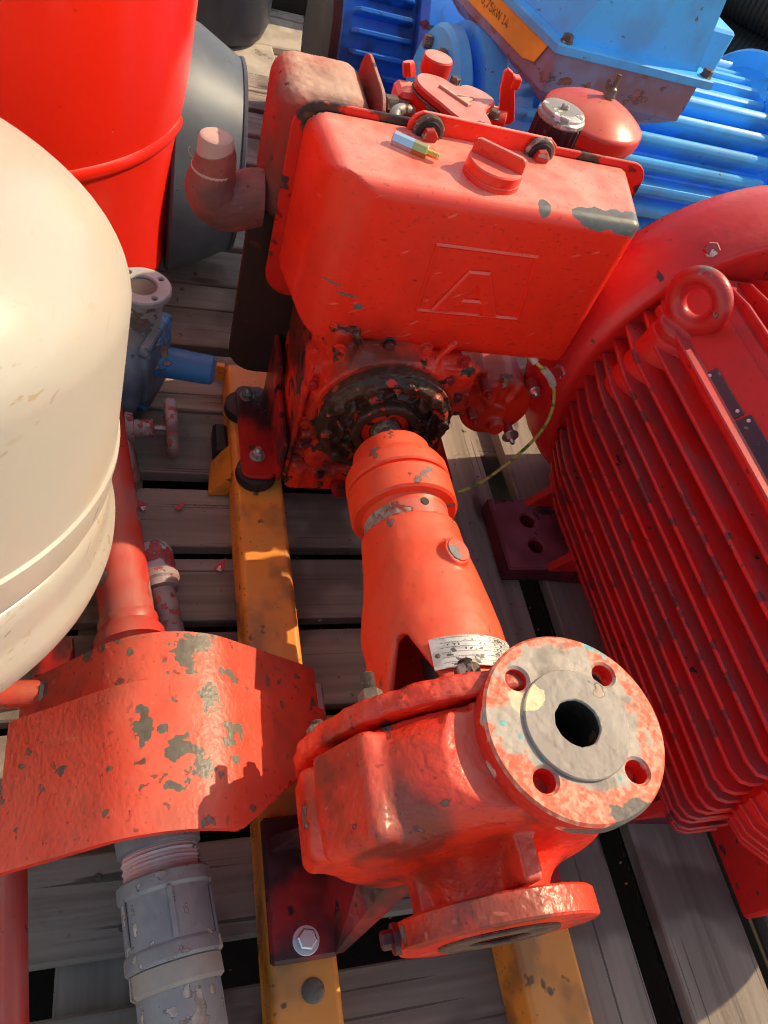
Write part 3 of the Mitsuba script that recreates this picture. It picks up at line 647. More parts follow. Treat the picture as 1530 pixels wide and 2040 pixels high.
add('timing_cover', snet(lambda P: smax(smin(smin(s_cap(P, (.30, .630, .276), (.365, .630, .282), .022), s_cap(P, (.262, .630, .285), (.30, .630, .290), .014), .015), s_box(P, (.25, .624, .255), (.385, .636, .310), .01) + .004, .01), .6265 - P[:, 1], .003), (.22, .600, .235), (.40, .66, .325), .003), 'm_grimy', eb, smooth=45)
add('hose', tube(spline([(.218, .634, .150), (.222, .612, .175), (.236, .606, .205), (.252, .612, .240), (.258, .628, .275)], 26), .0055, 12), 'm_grease', eb)
add('oil_filter', lathe((.222, .640, .150), NY, [(0, 0), (0, .024), (.010, .026), (.012, .020), (.028, .019), (.031, .012), (.032, 0)], 30), 'm_grimy', eb)
add('side_rib', cat(box((.1865, .630, .09), (.1915, .640, .285), .0015), box((.1935, .632, .150), (.206, .640, .156), .001), box((.1935, .632, .118), (.230, .640, .124), .001)), 'm_grimy', eb)
# mounting bracket on rubber mounts
mb = add('mounting_bracket', cat(plate(rrect(.1345, .632, .1800, .800, .014), .0055, (0, 0, .0785), b=.001), box((.1785, .632, .0785), (.1845, .735, .150), .0015), box((.176, .735, .08), (.182, .80, .185), .0015), box((.180, .640, .085), (.195, .66, .12), .002)), 'm_oilred', U, smooth=25, label='oily dark red engine mounting bracket on the left rail')
for (x, y_) in ((.156, .652), (.147, .772)):
    add('rubber_mount', lathe((x + .0, y_, .0598), (0, 0, 1), [(0, 0), (0, .0265), (.004, .0275), (.015, .0265), (.018, .020), (.018, 0)], 36), 'm_rubber', U)
for (x, y_) in ((.1565, .668), (.1500, .778)):
    add('nut', hexhead((x, y_, .0841), (0, 0, 1), .0135, .008, .0105, .006, .0042, .5), 'm_steel', mb)
mb2 = add('mounting_bracket', cat(plate(rrect(.388, .632, .436, .800, .014), .0055, (0, 0, .0785), b=.001), box((.384, .632, .0785), (.390, .80, .16), .0015)), 'm_oilred', U, smooth=25)
for y_ in (.655, .775):
    add('rubber_mount', lathe((.412, y_, .0598), (0, 0, 1), [(0, 0), (0, .0265), (.004, .0275), (.015, .0265), (.018, .020), (.018, 0)], 36), 'm_rubber', U)
# black shroud panel on the left
add('shroud_panel', plate(rrect(.119, .112, .30, .36, [.004, .004, .004, .040], 8), .010, (0, .800, 0), (1, 0, 0), (0, 0, 1), (0, 1, 0), .0012), 'm_blackred', U, smooth=25, label='dark grimy shroud panel left of the crankcase')
add('panel_bolt', hexhead((.178, .7995, .262), NY, .012, .006, .010), 'm_blackred', U)

# --- fuel tank (pressed shell, bigger radius on its left side)
def tankf(P):
    x, y_, z = P.T; s = np.clip((y_ - .655) / .12, 0, 1)
    xl, xr = .171 - .014 * s, .5105 + .030 * s; zb, zt = .2985 - .010 * s, .5005
    d = np.full(len(P), -1.0)
    # rounded rectangle in (x, y) with own radii, then in (x, z)
    def corner(ax_, bx_, r):   # both are signed distances, negative inside
        a, b = ax_ + r, bx_ + r
        return np.minimum(np.maximum(a, b), 0) + np.hypot(np.maximum(a, 0), np.maximum(b, 0)) - r
    L, Rr, Fr, Bt, Tp = xl - x, x - xr, .655 - y_, zb - z, z - zt
    bow = .004 * (1 - ((x - .34) / .17) ** 2) * np.clip(1 - ((z - .4) / .1) ** 2, 0, 1)
    Fr = Fr - bow * .6
    for a, b, r in ((L, Fr, .052), (Rr, Fr, .022), (L, Bt, .036), (Rr, Bt, .030), (Tp, Fr, .016), (Bt, Fr, .020), (L, Tp, .022), (Rr, Tp, .016)):
        d = np.maximum(d, corner(a, b, r))
    return np.maximum(d, y_ - .7745)
ft = add('fuel_tank', snet(tankf, (.145, .640, .282), (.552, .785, .51), .0034), 'm_tank', U, smooth=38, label='square red fuel tank with bare metal showing at its top corner')
add('rear_flange', plate(rrect(.1445, .268, .5640, .5085, [.03, .022, .03, .034], 8), .0045, (0, .7750, 0), (1, 0, 0), (0, 0, 1), (0, 1, 0), .0009), mat('m_flangerim', paint((.60, .016, .008), (.03, .025, .022), 24, .60, dust=(.6, .38, .32), dust_amt=.5, grime_amt=.2), .4), ft, smooth=25)
# pressed emblem: slanted frame and letter A
def strip(P, w, h, yy=.6532):
    out = []
    for a, b in zip(P, P[1:]):
        a, b = np.asarray(a, float), np.asarray(b, float); t = unit(b - a) * w * .5; n = V3(-t[1], t[0], 0)[:2]
        out.append(plate([a - t - n, b + t - n, b + t + n, a - t + n], h, (0, yy - .001, 0), (1, 0, 0), (0, 0, 1), (0, 1, 0), min(w, h) * .42))
    return cat(*out)
def onfront(x, z): 
    return .655 + .6 * .004 * max(0, (1 - ((x - .34) / .17) ** 2)) * max(0, 1 - ((z - .4) / .1) ** 2)
add('pressed_frame', strip([(.289, .446), (.403, .448), (.4165, .366), (.293, .3625), (.289, .446)], .0036, .0050, .6517), 'm_tank', ft, smooth=50)
A_out = [(.308, .366), (.3335, .4225), (.3585, .4235), (.389, .366), (.3705, .3655), (.3640, .3765), (.3370, .3760), (.3300, .3660)]
A_in = [(.3415, .3855), (.3490, .4035), (.3590, .3865)]
add('pressed_letter', plate(A_out, .0048, (0, .6486, 0), (1, 0, 0), (0, 0, 1), (0, 1, 0), .0023, [A_in]), 'm_tank', ft, smooth=40, label='letter A pressed into the tank front')
# filler cap with finger ridge
CB = V3(.3400, .700, .5000)
cap = add('filler_cap', lathe(CB, (0, 0, 1), [(0, 0), (0, .0305), (.0055, .0300), (.0058, .0285), (.0075, .0285), (.0078, .0300), (.0160, .0295), (.0175, .0280), (.0176, 0)], 56), 'm_tank', ft, smooth=28, label='round red filler cap with raised finger ridge')
cu = unit(V3(.048, -.0305, 0)); cw = V3(-cu[1], cu[0], 0)
prof = [(-.0285, .0165), (-.0280, .0275), (-.0265, .0305), (-.023, .0325), (.023, .0325), (.0265, .0305), (.0280, .0275), (.0285, .0165)]
add('finger_ridge', plate(prof, .0065, CB - cw * .0030, cu, (0, 0, 1), cw, .0012), 'm_tank', cap, smooth=30)
# bolted strap behind the tank
st = add('tank_strap', plate([(.262, .470), (.262, .508), (.2665, .5165), (.2745, .5215), (.284, .5215), (.425, .5195), (.4335, .514), (.4355, .505), (.434, .470)], .005, (0, .7675, 0), (1, 0, 0), (0, 0, 1), (0, 1, 0), .0008), 'm_tank', U, smooth=25, label='red strap with two bolts behind the fuel tank')
for x in (.2835, .4145):
    add('rubber_washer', ring((x, .7670, .5045), NY, .004, .0172, .0055, 36, .0012), 'm_oldsteel', st)
    add('rubber_washer', ring((x, .7612, .5045), NY, .004, .0130, .003, 30, .0008), 'm_rubber', st)
    add('bolt', hexhead((x, .7580, .5045), NY, .0150, .0085, 0, tw=.2), mat('m_boltred', paint((.45, .02, .012), (.3, .25, .2), 120, .66, dust_amt=.3, grime_amt=.3), .4) if 'm_boltred' not in scene else 'm_boltred', st)

# --- exhaust silencer box and elbow
mu = add('silencer', snet(lambda P: s_box(P, (.131, .786, .352), (.234, .905, .5055), .026) + .0012 * (meshkit.fbm(P * 140, 2) - .5), (.12, .775, .34), (.246, .918, .518), .0034), 'm_muffler', U, smooth=45, label='dusty dark red exhaust silencer box behind the tank')
add('end_plate', plate(rrect(.778, .345, .918, .5165, .034, 8), .0045, (.2365, 0, 0), (0, 1, 0), (0, 0, 1), (1, 0, 0), .0008), 'm_muffler', mu, smooth=25)
pp = spline([(.1330, .812, .372), (.112, .811, .366), (.090, .808, .362), (.0775, .806, .372), (.0745, .8055, .395), (.0745, .8055, .424)], 22)
el = add('exhaust_elbow', tube(pp, np.interp(np.arange(22), [0, 3, 9, 13, 17, 21], [.0315, .032, .0315, .0295, .0235, .021]), 28), 'm_elbow', U, smooth=40, label='rusty red exhaust elbow turning upwards')
add('tailpipe', lathe((.0745, .8055, .394), (0, 0, 1), [(0, .0215), (.004, .0240), (.010, .0238), (.0105, .0195), (.040, .0188), (.0445, .0172), (.0462, .0140), (.0464, 0)], 36), mat('m_tail', paint((.50, .30, .26), (.3, .1, .08), 40, .72, dust=(.62, .48, .42), dust_amt=.8, grime=(.4, .2, .18), grime_amt=.4), .75), el)

# --- cover, injection parts on top
KZ = .492
pear = smoothpoly([(.304, .914), (.315, .932), (.332, .934), (.347, .927), (.357, .917), (.368, .925), (.384, .924), (.399, .912), (.404, .898), (.393, .883), (.384, .868), (.3835, .843), (.376, .820), (.365, .812), (.353, .820), (.338, .838), (.322, .866), (.308, .890)], 90)
gb = add('governor_body', plate(pear * .96 + np.array([.352, .878]) * .04, .10, (0, 0, KZ - .110), b=.003), 'm_tank', U, smooth=30)
gc = add('governor_cover', plate(pear, .010, (0, 0, KZ - .0095), b=.0022), mat('m_cover', paint((.58, .025, .014), (.12, .11, .10), 40, .76, dust=(.75, .48, .40), dust_amt=.75, grime_amt=.12), .42), U, smooth=30, label='pear shaped red cover with a raised letter mark, behind the tank')
add('cover_edge', plate(pear * 1.03 - np.array([.352, .878]) * .03, .003, (0, 0, KZ - .0125), b=.0008), 'm_oldsteel', gc, smooth=30)
add('raised_mark', cat(plate([(.3300, .9020), (.3345, .9040), (.3640, .8700), (.3585, .8660)], .0035, (0, 0, KZ), b=.0008), plate([(.3475, .8870), (.3500, .8900), (.3720, .8905), (.3725, .8870)], .003, (0, 0, KZ), b=.0006), plate([(.3480, .8840), (.3700, .8900), (.3725, .8880), (.3560, .8700)], .0025, (0, 0, KZ), b=.0006)), mat('m_mark', paint((.50, .24, .18), (.2, .18, .15), 60, .7, dust=(.7, .6, .5), dust_amt=.7, grime_amt=.2), .5), gc, smooth=25)
for (x, y_) in ((.358, .9285), (.318, .872), (.392, .862), (.3640, .8235)):
    add('cover_bolt', hexhead((x, y_, KZ - .004 if (x, y_) != (.318, .872) else KZ - .02), (0, 0, 1), .011, .007, .007), 'm_oldsteel', gc)
add('breather_cap', lathe((.343, .968, KZ - .045), (0, 0, 1), [(0, 0), (0, .0155), (.034, .0160), (.0345, .0190), (.051, .0188), (.053, .0175), (.053, 0)], 26), 'm_cover', U, smooth=30, label='knurled red breather cap behind the pear shaped cover')
add('side_boss', cat(box((.288, .905, .415), (.318, .945, .476), .005), hexhead((.306, .945, .480), (-.3, .2, .9), .014, .016)), 'm_tank', U, smooth=30)
add('fuel_pipe', tube(spline([(.2400, .872, .474), (.258, .890, .468), (.280, .898, .462), (.290, .899, .462)], 14), .0042, 12), 'm_redgloss', U, label='thin red pipe leaving the silencer')
add('union_nut', cat(lathe((.270, .897, .463), (1, .15, 0), [(0, 0), (0, .0105), (.001, .0115), (.016, .0115), (.0165, .009), (.0165, 0)], 6), cyl((.284, .899, .463), (.30, .90, .462), .008, 18)), 'm_oldsteel', U)
add('return_pipe', tube(spline([(.300, .880, .468), (.282, .868, .474), (.270, .846, .474), (.271, .826, .466), (.284, .815, .452)], 22), .0068, 14), 'm_steel', U, label='bent grey return pipe beside the pear shaped cover')
add('banjo_bolt', cat(lathe((.272, .818, .462), (.2, -.55, .6), [(0, 0), (0, .0125), (.010, .0125), (.010, 0)], 24), hexhead((.274, .812, .469), (.2, -.55, .6), .015, .010)), 'm_oldsteel', U)
add('hose_stub', cat(cyl((.288, .822, .448), (.320, .838, .462), .010, 20), cyl((.236, .836, .462), (.268, .838, .458), .007, 16), cyl((.240, .82, .44), (.265, .82, .435), .014, 18)), 'm_rubber', U)
lu = unit(V3(-.022, 0, .058)); lv = V3(lu[2], 0, -lu[0])
lev = add('stop_lever', cat(plate([(-.034, -.007), (-.030, -.010), (.012, -.0085), (.030, -.005), (.033, 0), (.027, .006), (.012, .0085), (-.030, .010), (-.034, .006)], .0055, (.4165, .897, .4995), lu, lv, (0, 1, .05), .0008), cyl((.398, .905, .470), (.424, .899, .470), .014, 22), box((.4140, .893, .510), (.4250, .906, .5240), .0015)), 'm_tank', U, smooth=30, label='upright red stop lever beside the pear shaped cover')
# ribbed oil filler knob
kn = V3(.4640, .842, .430)
rad = lambda r, k, n=72: circ((0, 0), r, n) * (1 + .045 * np.sign(np.sin(np.arange(n) * 2 * PI / n * 18)))[:, None]
kb = add('filler_knob', cat(plate(rad(.0275, 18), .052, kn + V3(0, 0, .028), b=.001), lathe(kn, (0, 0, 1), [(0, 0), (0, .018), (.028, .021), (.028, 0)], 30)), 'm_knob', U, smooth=25, label='ribbed dark knob with a grey metal top beside the air cleaner')
add('knob_top', cat(lathe(kn + V3(0, 0, .080), (0, 0, 1), [(0, 0), (0, .0275), (.002, .0290), (.006, .0290), (.0075, .0275), (.0080, .0262), (.0110, .0262), (.0125, .0250), (.0128, 0)], 48), box(kn + V3(-.004, -.003, .0925), kn + V3(.004, .003, .098), .001)), 'm_knobtop', kb, smooth=28)
# air cleaner
ac = V3(.575, .960, .395)
ak = add('air_cleaner', lathe(ac, (0, 0, 1), [(0, 0), (0, .055), (.004, .058), (.062, .0655), (.066, .0662), (.066, 0)], 64), 'm_bowl', U, smooth=30, label='round air cleaner with dusty red lid')
add('lid', lathe(ac + V3(0, 0, .0655), (0, 0, 1), [(-.004, .0640), (-.004, .0690), (.004, .0705), (.0115, .0702), (.0148, .0688), (.0168, .0660), (.0215, .0585), (.0270, .0480), (.0320, .0350), (.0352, .0200), (.0364, .0080), (.0366, 0)], 72), 'm_lid', ak, smooth=40)
wn = ac + V3(.012, .008, .104)
wing = [plate([(.004, 0), (.010, .006), (.012, .016), (.008, .019), (.004, .012)], .003, wn - V3(0, .0015, 0) + V3(0, 0, .001), (s * .75, .66, 0), (0, 0, 1), (-.66, .75 * s, 0), .0006) for s in (-1, 1)]
add('wing_nut', cat(lathe(wn, (0, 0, 1), [(0, 0), (0, .0085), (.010, .0065), (.0125, .004), (.0128, 0)], 18), lathe(wn, (.05, .02, 1), [(.01, 0), (.01, .003), (.0275, .003), (.028, 0)], 12), *wing), 'm_oldsteel', ak)
# --- alternator under the tank on the right
ALT = V3(.487, .705, .166)
def alt(P):
    d = s_cyl(P, ALT, ALT + V3(0, .085, 0), .052, .006)
    d = smin(d, s_cyl(P, ALT + V3(-.006, -.006, -.012), ALT + V3(-.006, .02, -.012), .024, .003), .006)
    d = smin(d, s_cyl(P, ALT + V3(.004, -.020, -.020), ALT + V3(.004, .02, -.020), .0125, .003), .004)
    for (dx, dz) in ((-.035, .030), (-.008, .050), (.02, .042)): d = smin(d, s_cap(P, ALT + V3(dx * .5, -.003, dz * .5), ALT + V3(dx, .004, dz * 1.1), .005), .008)
    d = smin(d, s_box(P, ALT + V3(-.07, .01, .01), ALT + V3(-.03, .06, .06), .006), .01)
    return d
al = add('alternator', snet(alt, ALT - V3(.085, .03, .062), ALT + V3(.062, .095, .075), .003), mat('m_alt', paint((.74, .03, .01), (.3, .22, .16), 50, .72, dust=(.7, .5, .38), dust_amt=.6, grime_amt=.3, gthr=.58), .36, bump=bumpy(.0008, 100, 2)), U, smooth=40, label='red alternator with projecting studs under the tank')
for o, L in (((-.038, 0, -.004), .030), ((.030, 0, -.030), .030), ((-.040, .0, .052), .034), ((.028, .0, .060), .026)):
    add('stud', cat(cyl(ALT + V3(*o), ALT + V3(o[0], -L * .7, o[2]), .0075, 16), cyl(ALT + V3(o[0], -L * .7, o[2]), ALT + V3(o[0], -L, o[2]), .0035, 12)), 'm_boltred', al)
add('stud_nut', hexhead(ALT + V3(.030, -.020, -.030), NY, .012, .006, .0125, .008, .0035), 'm_zinc', al)
add('terminal_nut', hexhead(ALT + V3(.028, -.018, .060), NY, .011, .006, .008, .004, .0035), 'm_zinc', al)
# cable from the alternator
wp = spline([(.470, .668, .300), (.4800, .658, .2955), (.4930, .655, .2880), (.5110, .655, .2700), (.5265, .655, .2430), (.5350, .653, .2080), (.5300, .650, .1660), (.5095, .645, .1240), (.4820, .634, .0980), (.4560, .624, .0880), (.4330, .618, .0800), (.405, .610, .074)], 70)
wk = single('cable', tube(wp, .0023, 10), 'm_wire', 'thin yellow and green cable curving down beside the alternator', 'cable')
add('cable_lug', cat(tube(wp[5:13], .0050, 12), tube(wp[0:3], .0052, 12)), mat('m_lug', (.60, .55, .47), .5, metallic=.3), wk)

# brass adapter lying on the tank
A0, A1 = V3(.2385, .7335, .5068), V3(.2720, .7160, .5068); ad = unit(A1 - A0)
ak2 = thing('brass_adapter', 'small chrome and brass threaded adapter lying on the red fuel tank', 'adapter')
add('chrome_end', lathe(A0, ad, [(0, 0), (0, .0058), (.0008, .0066), (.0225, .0066), (.0226, 0)], 6), 'm_chrome', ak2, smooth=False)
add('brass_hexagon', lathe(A0 + ad * .0226, ad, [(0, 0), (0, .0066), (.0140, .0066), (.0152, .0058), (.0152, 0)], 6), 'm_brass', ak2, smooth=False)
th = [(0, 0)] + [q for i in range(9) for q in ((i * .0013, .0040), (i * .0013 + .00065, .0034))] + [(.0125, .003), (.0125, 0)]
add('brass_thread', lathe(A0 + ad * .0378, ad, th, 20), 'm_brass', ak2, smooth=25)

# ------------------------------------------------------------------ red electric motor on the right
M = thing('electric_motor', 'large red ribbed electric motor with lifting eye and black nameplates', 'electric motor')
mx, mz = .786, .270
ma = lambda yy: V3(mx, yy, mz)
add('stator_body', lathe((mx, 0, mz), (0, 1, 0), [(.135, 0), (.135, .165), (.15, .178), (.655, .178), (.672, .165), (.672, 0)], 96), 'm_motor', M)
fz = [.064, .087, .110, .134] + [.157, .177, .200, .225, .248, .272, .295, .317, .339, .364, .384, .407]
fx = [.610, .596, .586, .578] + [.572, .568, .565, .560, .558, .558, .559, .561, .565, .568, .580, .592]
for z, x in zip(fz, fx):
    y1 = .672 - .03 * max(0, (.36 - z)) + .002 * rng.normal(); y0 = .140 + .0015 * rng.normal(); xi = .66; dz = .0012 * rng.normal()
    x = x - .010
    P = [(xi, y0), (x + .018, y0), (x + .006, y0 + .005), (x, y0 + .018), (x, y1 - .075), (x + .004, y1 - .045), (x + .013, y1 - .002), (x + .016, y1), (xi, y1)]
    th = .0060
    # slightly tapered fin: thick at the root
    m = plate(P, th, (0, 0, z - th / 2 + dz), b=.0016)
    v = m[0]; w = np.clip((v[:, 0] - x) / (xi - x), 0, 1); v[:, 2] = (v[:, 2] - z - dz) * (.80 + .8 * w) + z + dz + .0022 * np.sin(v[:, 1] * 9 + z * 70) * (1 - w)
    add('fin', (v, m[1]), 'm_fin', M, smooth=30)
for i, (x, zt) in enumerate([(.648, .461), (.672, .468), (.695, .475), (.719, .480), (.743, .483), (.767, .485), (.791, .486), (.815, .485), (.839, .483)]):
    P = [(.14, .40), (.14, zt - .012), (.150, zt), (.60, zt), (.640, zt - .006), (.664, zt - .022), (.668, .40)]
    add('fin', plate(P, .0062, (x - .003, 0, 0), (0, 1, 0), (0, 0, 1), (1, 0, 0), .0016), 'm_motor', M, smooth=30)
pad = [(.640, .330), (.5895, .3960), (.5905, .4025), (.6280, .4430), (.6320, .4415), (.6400, .4500), (.70, .450), (.70, .33)]
add('corner_pad', plate(pad, .520, (0, .142, 0), (1, 0, 0), (0, 0, 1), (0, 1, 0), .002), 'm_motor', M, smooth=25)
# lifting eye on its boss
EY = V3(.5985, .6175, .398)
add('eye_boss', snet(lambda P: smin(s_cone(P, EY - V3(0, 0, .10), EY, .040, .0275), s_box(P, (.60, .575, .32), (.69, .655, .398), .015), .02), (.54, .56, .30), (.70, .67, .402), .0035), 'm_motor', M, smooth=45)
en = unit(V3(.87, .50, 0)); eu = V3(-en[1], en[0], 0)
t = np.linspace(0, 2 * PI, 49)[:-1]
EC = EY + V3(0, 0, .047)
def eye(P):
    q = P - EC; a = q @ en; r = np.hypot(q @ eu, q[:, 2]); d = np.hypot(r - .0275, a) - .0118
    d = smin(d, s_cyl(P, EY + V3(0, 0, -.004), EY + V3(0, 0, .0125), .0265, .004), .008)
    return d
add('lifting_eye', snet(eye, EC - V3(.044, .044, .055), EC + V3(.044, .044, .044), .0022), mat('m_eye', paint((.50, .014, .014), (.17, .13, .11), 60, .75, dust=(.5, .25, .22), dust_amt=.35, grime_amt=.2, spots=[(.605, .63, .478, .02, .016, .010)], spot_col=(.20, .16, .12), spot_fr=200, spot_amp=.6), .36, coat=.3), M, smooth=50, label='red lifting eye ring with rubbed paint')
# end shield at the far end: dished ring with an edge turned towards the fins
R0 = .243
shd = [(.672, .165), (.672, R0 - .010), (.668, R0 - .009), (.666, R0 - .002), (.668, R0 + .006), (.680, R0 + .014), (.700, R0 + .022), (.730, R0 + .024), (.760, R0 + .017), (.785, R0 - .005), (.80, R0 - .04), (.81, R0 - .10), (.812, 0)]
sh_ = add('end_shield', lathe((mx, 0, mz), (0, 1, 0), [(.672, 0)] + shd, 120), mat('m_shield', paint((.64, .020, .017), (.06, .04, .045), 70, .77, dust=(.66, .20, .20), dust_amt=.4, grime_amt=.12), .40, coat=.2, bump=bumpy(.0005, 120, 2)), M, smooth=50, label='smooth rounded red end shield behind the fins')
for a in (128, 180, 62):
    q = math.radians(a); e = unit(V3(math.cos(q), -.9, math.sin(q))); o = V3(mx + (R0 + .010) * math.cos(q), .683, mz + (R0 + .010) * math.sin(q))
    add('bolt', hexhead(o, e, .0165, .010, 0, tw=.4), 'm_shieldbolt' if 'm_shieldbolt' in scene else mat('m_shieldbolt', paint((.45, .02, .02), (.6, .5, .45), 150, .58, dust=(.7, .55, .5), dust_amt=.6, grime_amt=.2), .35), sh_)
# near end shield with curved ribs
ns = add('drive_end_shield', lathe((mx, 0, mz), (0, -1, 0), [(-.15, .16), (-.145, .205), (-.135, .210), (-.115, .204), (-.09, .180), (-.065, .14), (-.05, .08), (-.04, .07), (-.04, 0)], 96), 'm_motor', M, smooth=40)
for i in range(26):
    a = math.radians(112 + i * 6.6); c, s = math.cos(a), math.sin(a)
    P = [(.136, .13), (.136, .214), (.112, .210), (.085, .190), (.062, .160), (.046, .12), (.045, .08)]
    add('rib', plate(P, .0055, V3(mx, 0, mz) - .00275 * V3(-s, 0, c), (0, 1, 0), (c, 0, s), (-s, 0, c), .0012), 'm_motor', ns, smooth=30)
# feet
def mfoot(x0, y0, y1, holes=True, side=-1):
    P = rrect(x0, y0, x0 + .20, y1, [.004, .004, .004, .004], 3)
    P = [(x0, y0), (x0 + .065, y0), (x0 + .20, y0 - .015), (x0 + .20, y1 + .015), (x0 + .075, y1), (x0, y1)]
    H = [circ((x0 + .056, (y0 + y1) / 2 + d), .0115, 22) for d in (-.023, .023)] if holes else []
    return plate(P, .0340, (0, 0, .0005), b=.003, holes=H)
f1 = add('foot', mfoot(.5135, .521, .648), mat('m_footred', paint((.20, .014, .02), (.05, .03, .04), 40, .66, dust=(.33, .12, .15), dust_amt=.9, grime=(.05, .02, .03), grime_amt=.7, gthr=.5), .5), M, smooth=25, label='dusty dark red motor foot with two bolt holes')
for y0 in (.523, .641):
    add('web', hull([(.575, y0 - .006, .034), (.575, y0 + .006, .034), (.66, y0 - .007, .034), (.66, y0 + .007, .034), (.66, y0 + .008, .15), (.66, y0 - .008, .15), (.62, y0 - .006, .085), (.62, y0 + .006, .085)]), 'm_motor', f1, smooth=25)
f2 = add('foot', mfoot(.5135, .172, .299), 'm_footred', M, smooth=25)
for y0 in (.174, .292):
    add('web', hull([(.575, y0 - .006, .034), (.575, y0 + .006, .034), (.66, y0 - .007, .034), (.66, y0 + .007, .034), (.66, y0 + .008, .15), (.66, y0 - .008, .15), (.62, y0 - .006, .085), (.62, y0 + .006, .085)]), 'm_motor', f2, smooth=25)
add('base_skid', box((.70, .05, .0005), (.90, .72, .10), .004), 'm_motor', M)
# nameplates on the corner pad (slope between (.602,.410) and (.630,.421))
ps = unit(V3(.0375, 0, .0405)); pn = unit(np.cross(ps, V3(0, 1, 0)))
if pn[2] < 0: pn = -pn
P0 = V3(.5955, 0, .4079) + pn * .0004
for (s0, s1, y0, y1, riv) in ((-.0035, .0135, .470, .539, ((.003, .5335), (.009, .4765))), (-.010, .0185, .19, .4665, ((-.005, .4600), (.0135, .4600)))):
    npk = add('nameplate', plate(rrect(s0, y0, s1, y1, .002, 3), .0012, P0, ps, (0, 1, 0), pn, .0003), 'm_plateblack', M, smooth=25, label='small black nameplate nearest the lifting eye' if y0 > .46 else 'long black nameplate beside the top fins')
    for (s, yy) in riv:
        add('rivet', lathe(P0 + ps * s + V3(0, yy, 0) + pn * .0011, pn, [(0, 0), (0, .0024), (.0011, .0019), (.0016, 0)], 14), 'm_rivet', npk)

# ------------------------------------------------------------------ pale blue electric motor behind
B = thing('electric_motor', 'pale blue ribbed electric motor with a big terminal box on top', 'electric motor')
bA = V3(0, 1.270, .270)
add('stator_body', lathe(bA, (1, 0, 0), [(.50, 0), (.50, .168), (1.06, .168), (1.06, 0)], 80), 'm_blue', B)
for i in range(27):
    a = math.radians(66 + i * 10.7)
    c, s = math.cos(a), math.sin(a)            # angle from +y through +z
    r1 = .204 if not 70 < math.degrees(a) < 110 else .19
    L0, L1 = .545, 1.035
    prof_ = [(.160, -.0150), (r1 - .016, -.0108), (r1 - .007, -.0092), (r1 - .0018, -.0058), (r1, 0), (r1 - .0018, .0058), (r1 - .007, .0092), (r1 - .016, .0108), (.160, .0150)]
    e1, e2 = V3(0, c, s), V3(0, -s, c)
    V = []; 
    for (xx, dr_) in ((L0, -.02), (L0 + .012, 0), (L1 - .012, 0), (L1, -.02)):
        for (r, w) in prof_: V.append(V3(xx, bA[1], bA[2]) + e1 * (r + dr_ * (r > .18)) + e2 * w)
    F = []; n = len(prof_)
    for k in range(3):
        for j in range(n - 1): F += [(k * n + j, (k + 1) * n + j, (k + 1) * n + j + 1), (k * n + j, (k + 1) * n + j + 1, k * n + j + 1)]
    for k in (0, 3):
        for j in range(1, n - 1): F.append((k * n, k * n + j, k * n + j + 1) if k == 0 else (k * n, k * n + j + 1, k * n + j))
    add('fin', (np.array(V), np.array(F)[:, ::-1]), 'm_blue', B, smooth=35)
bs = add('end_shield', lathe(bA, (1, 0, 0), [(.44, 0), (.44, .075), (.448, .080), (.455, .150), (.462, .158), (.480, .160), (.488, .150), (.492, .120), (.51, .135), (.55, .185), (.57, .192), (.575, 0)], 80), 'm_blue', B, smooth=35, label='pale blue flanged end shield')
for a in (60, 100, 140, 20):
    q = math.radians(a); add('bolt', hexhead(bA + V3(.452, .128 * math.cos(q), .128 * math.sin(q)), (-1, 0, 0), .02, .012), 'm_oldsteel', bs)
for i in range(5):
    a = math.radians(84 + 4 * i); add('shield_rib', hull([(.505, bA[1] + .10 * math.cos(a) + d, bA[2] + .12 * math.sin(a)) for d in (-.003, .003)] + [(.575, bA[1] + .19 * math.cos(a) + d, bA[2] + .225 * math.sin(a)) for d in (-.003, .003)] + [(.53, bA[1] + .19 * math.cos(a) + d, bA[2] + .235 * math.sin(a)) for d in (-.003, .003)]), 'm_blue', bs, smooth=20)
# terminal box: rusty base, hipped lid
TX1, TY0, TY1 = .802, 1.078, 1.40
xl = lambda yy, o=0: .545 - .252 * (yy - 1.077) + o
def slab(o, z0, z1, bx=.003): return [(x, y_, z) for z in (z0, z1) for (x, y_) in ((xl(TY0 + o, o), TY0 + o), (TX1 - o, TY0 + o), (TX1 - o, TY1), (xl(TY1, o), TY1))]
tb = add('terminal_box', cat(hull(slab(.010, .455, .4945)), hull(slab(.011, .440, .456) + slab(.042, .412, .42))), 'm_rustblue', B, smooth=20, label='terminal box with rusted flaking rim')
ld = add('box_lid', cat(hull(slab(-.004, .4975, .5075) + slab(-.002, .496, .509)), hull(slab(.018, .508, .51) + [(xl(1.1, .078), TY0 + .028, .618), (TX1 - .030, TY0 + .028, .618), (TX1 - .030, TY1, .618), (xl(TY1, .078), TY1, .618), (xl(1.1, .083), TY0 + .034, .622), (TX1 - .036, TY0 + .034, .622)])), 'm_blue', tb, smooth=20, label='smooth pale blue lid of the terminal box')
for (x, y_) in ((xl(TY0) + .014, TY0 + .010), (TX1 - .006, TY0 + .010)):
    add('bolt', hexhead((x, y_, .509), (0, 0, 1), .013, .008, .009), 'm_oldsteel', tb)
add('conduit_lug', box((TX1 - .01, TY0 + .05, .50), (TX1 + .035, TY0 + .12, .56), .004), 'm_blue', tb, smooth=20)
nu = unit(V3(.252, -1, 0)); nn = unit(V3(-1, -.252, 0)); nv = unit(np.cross(nn, nu))
if nv[2] < 0: nv = -nv
NO = V3(xl(1.40, .0085), 1.40, .4665)
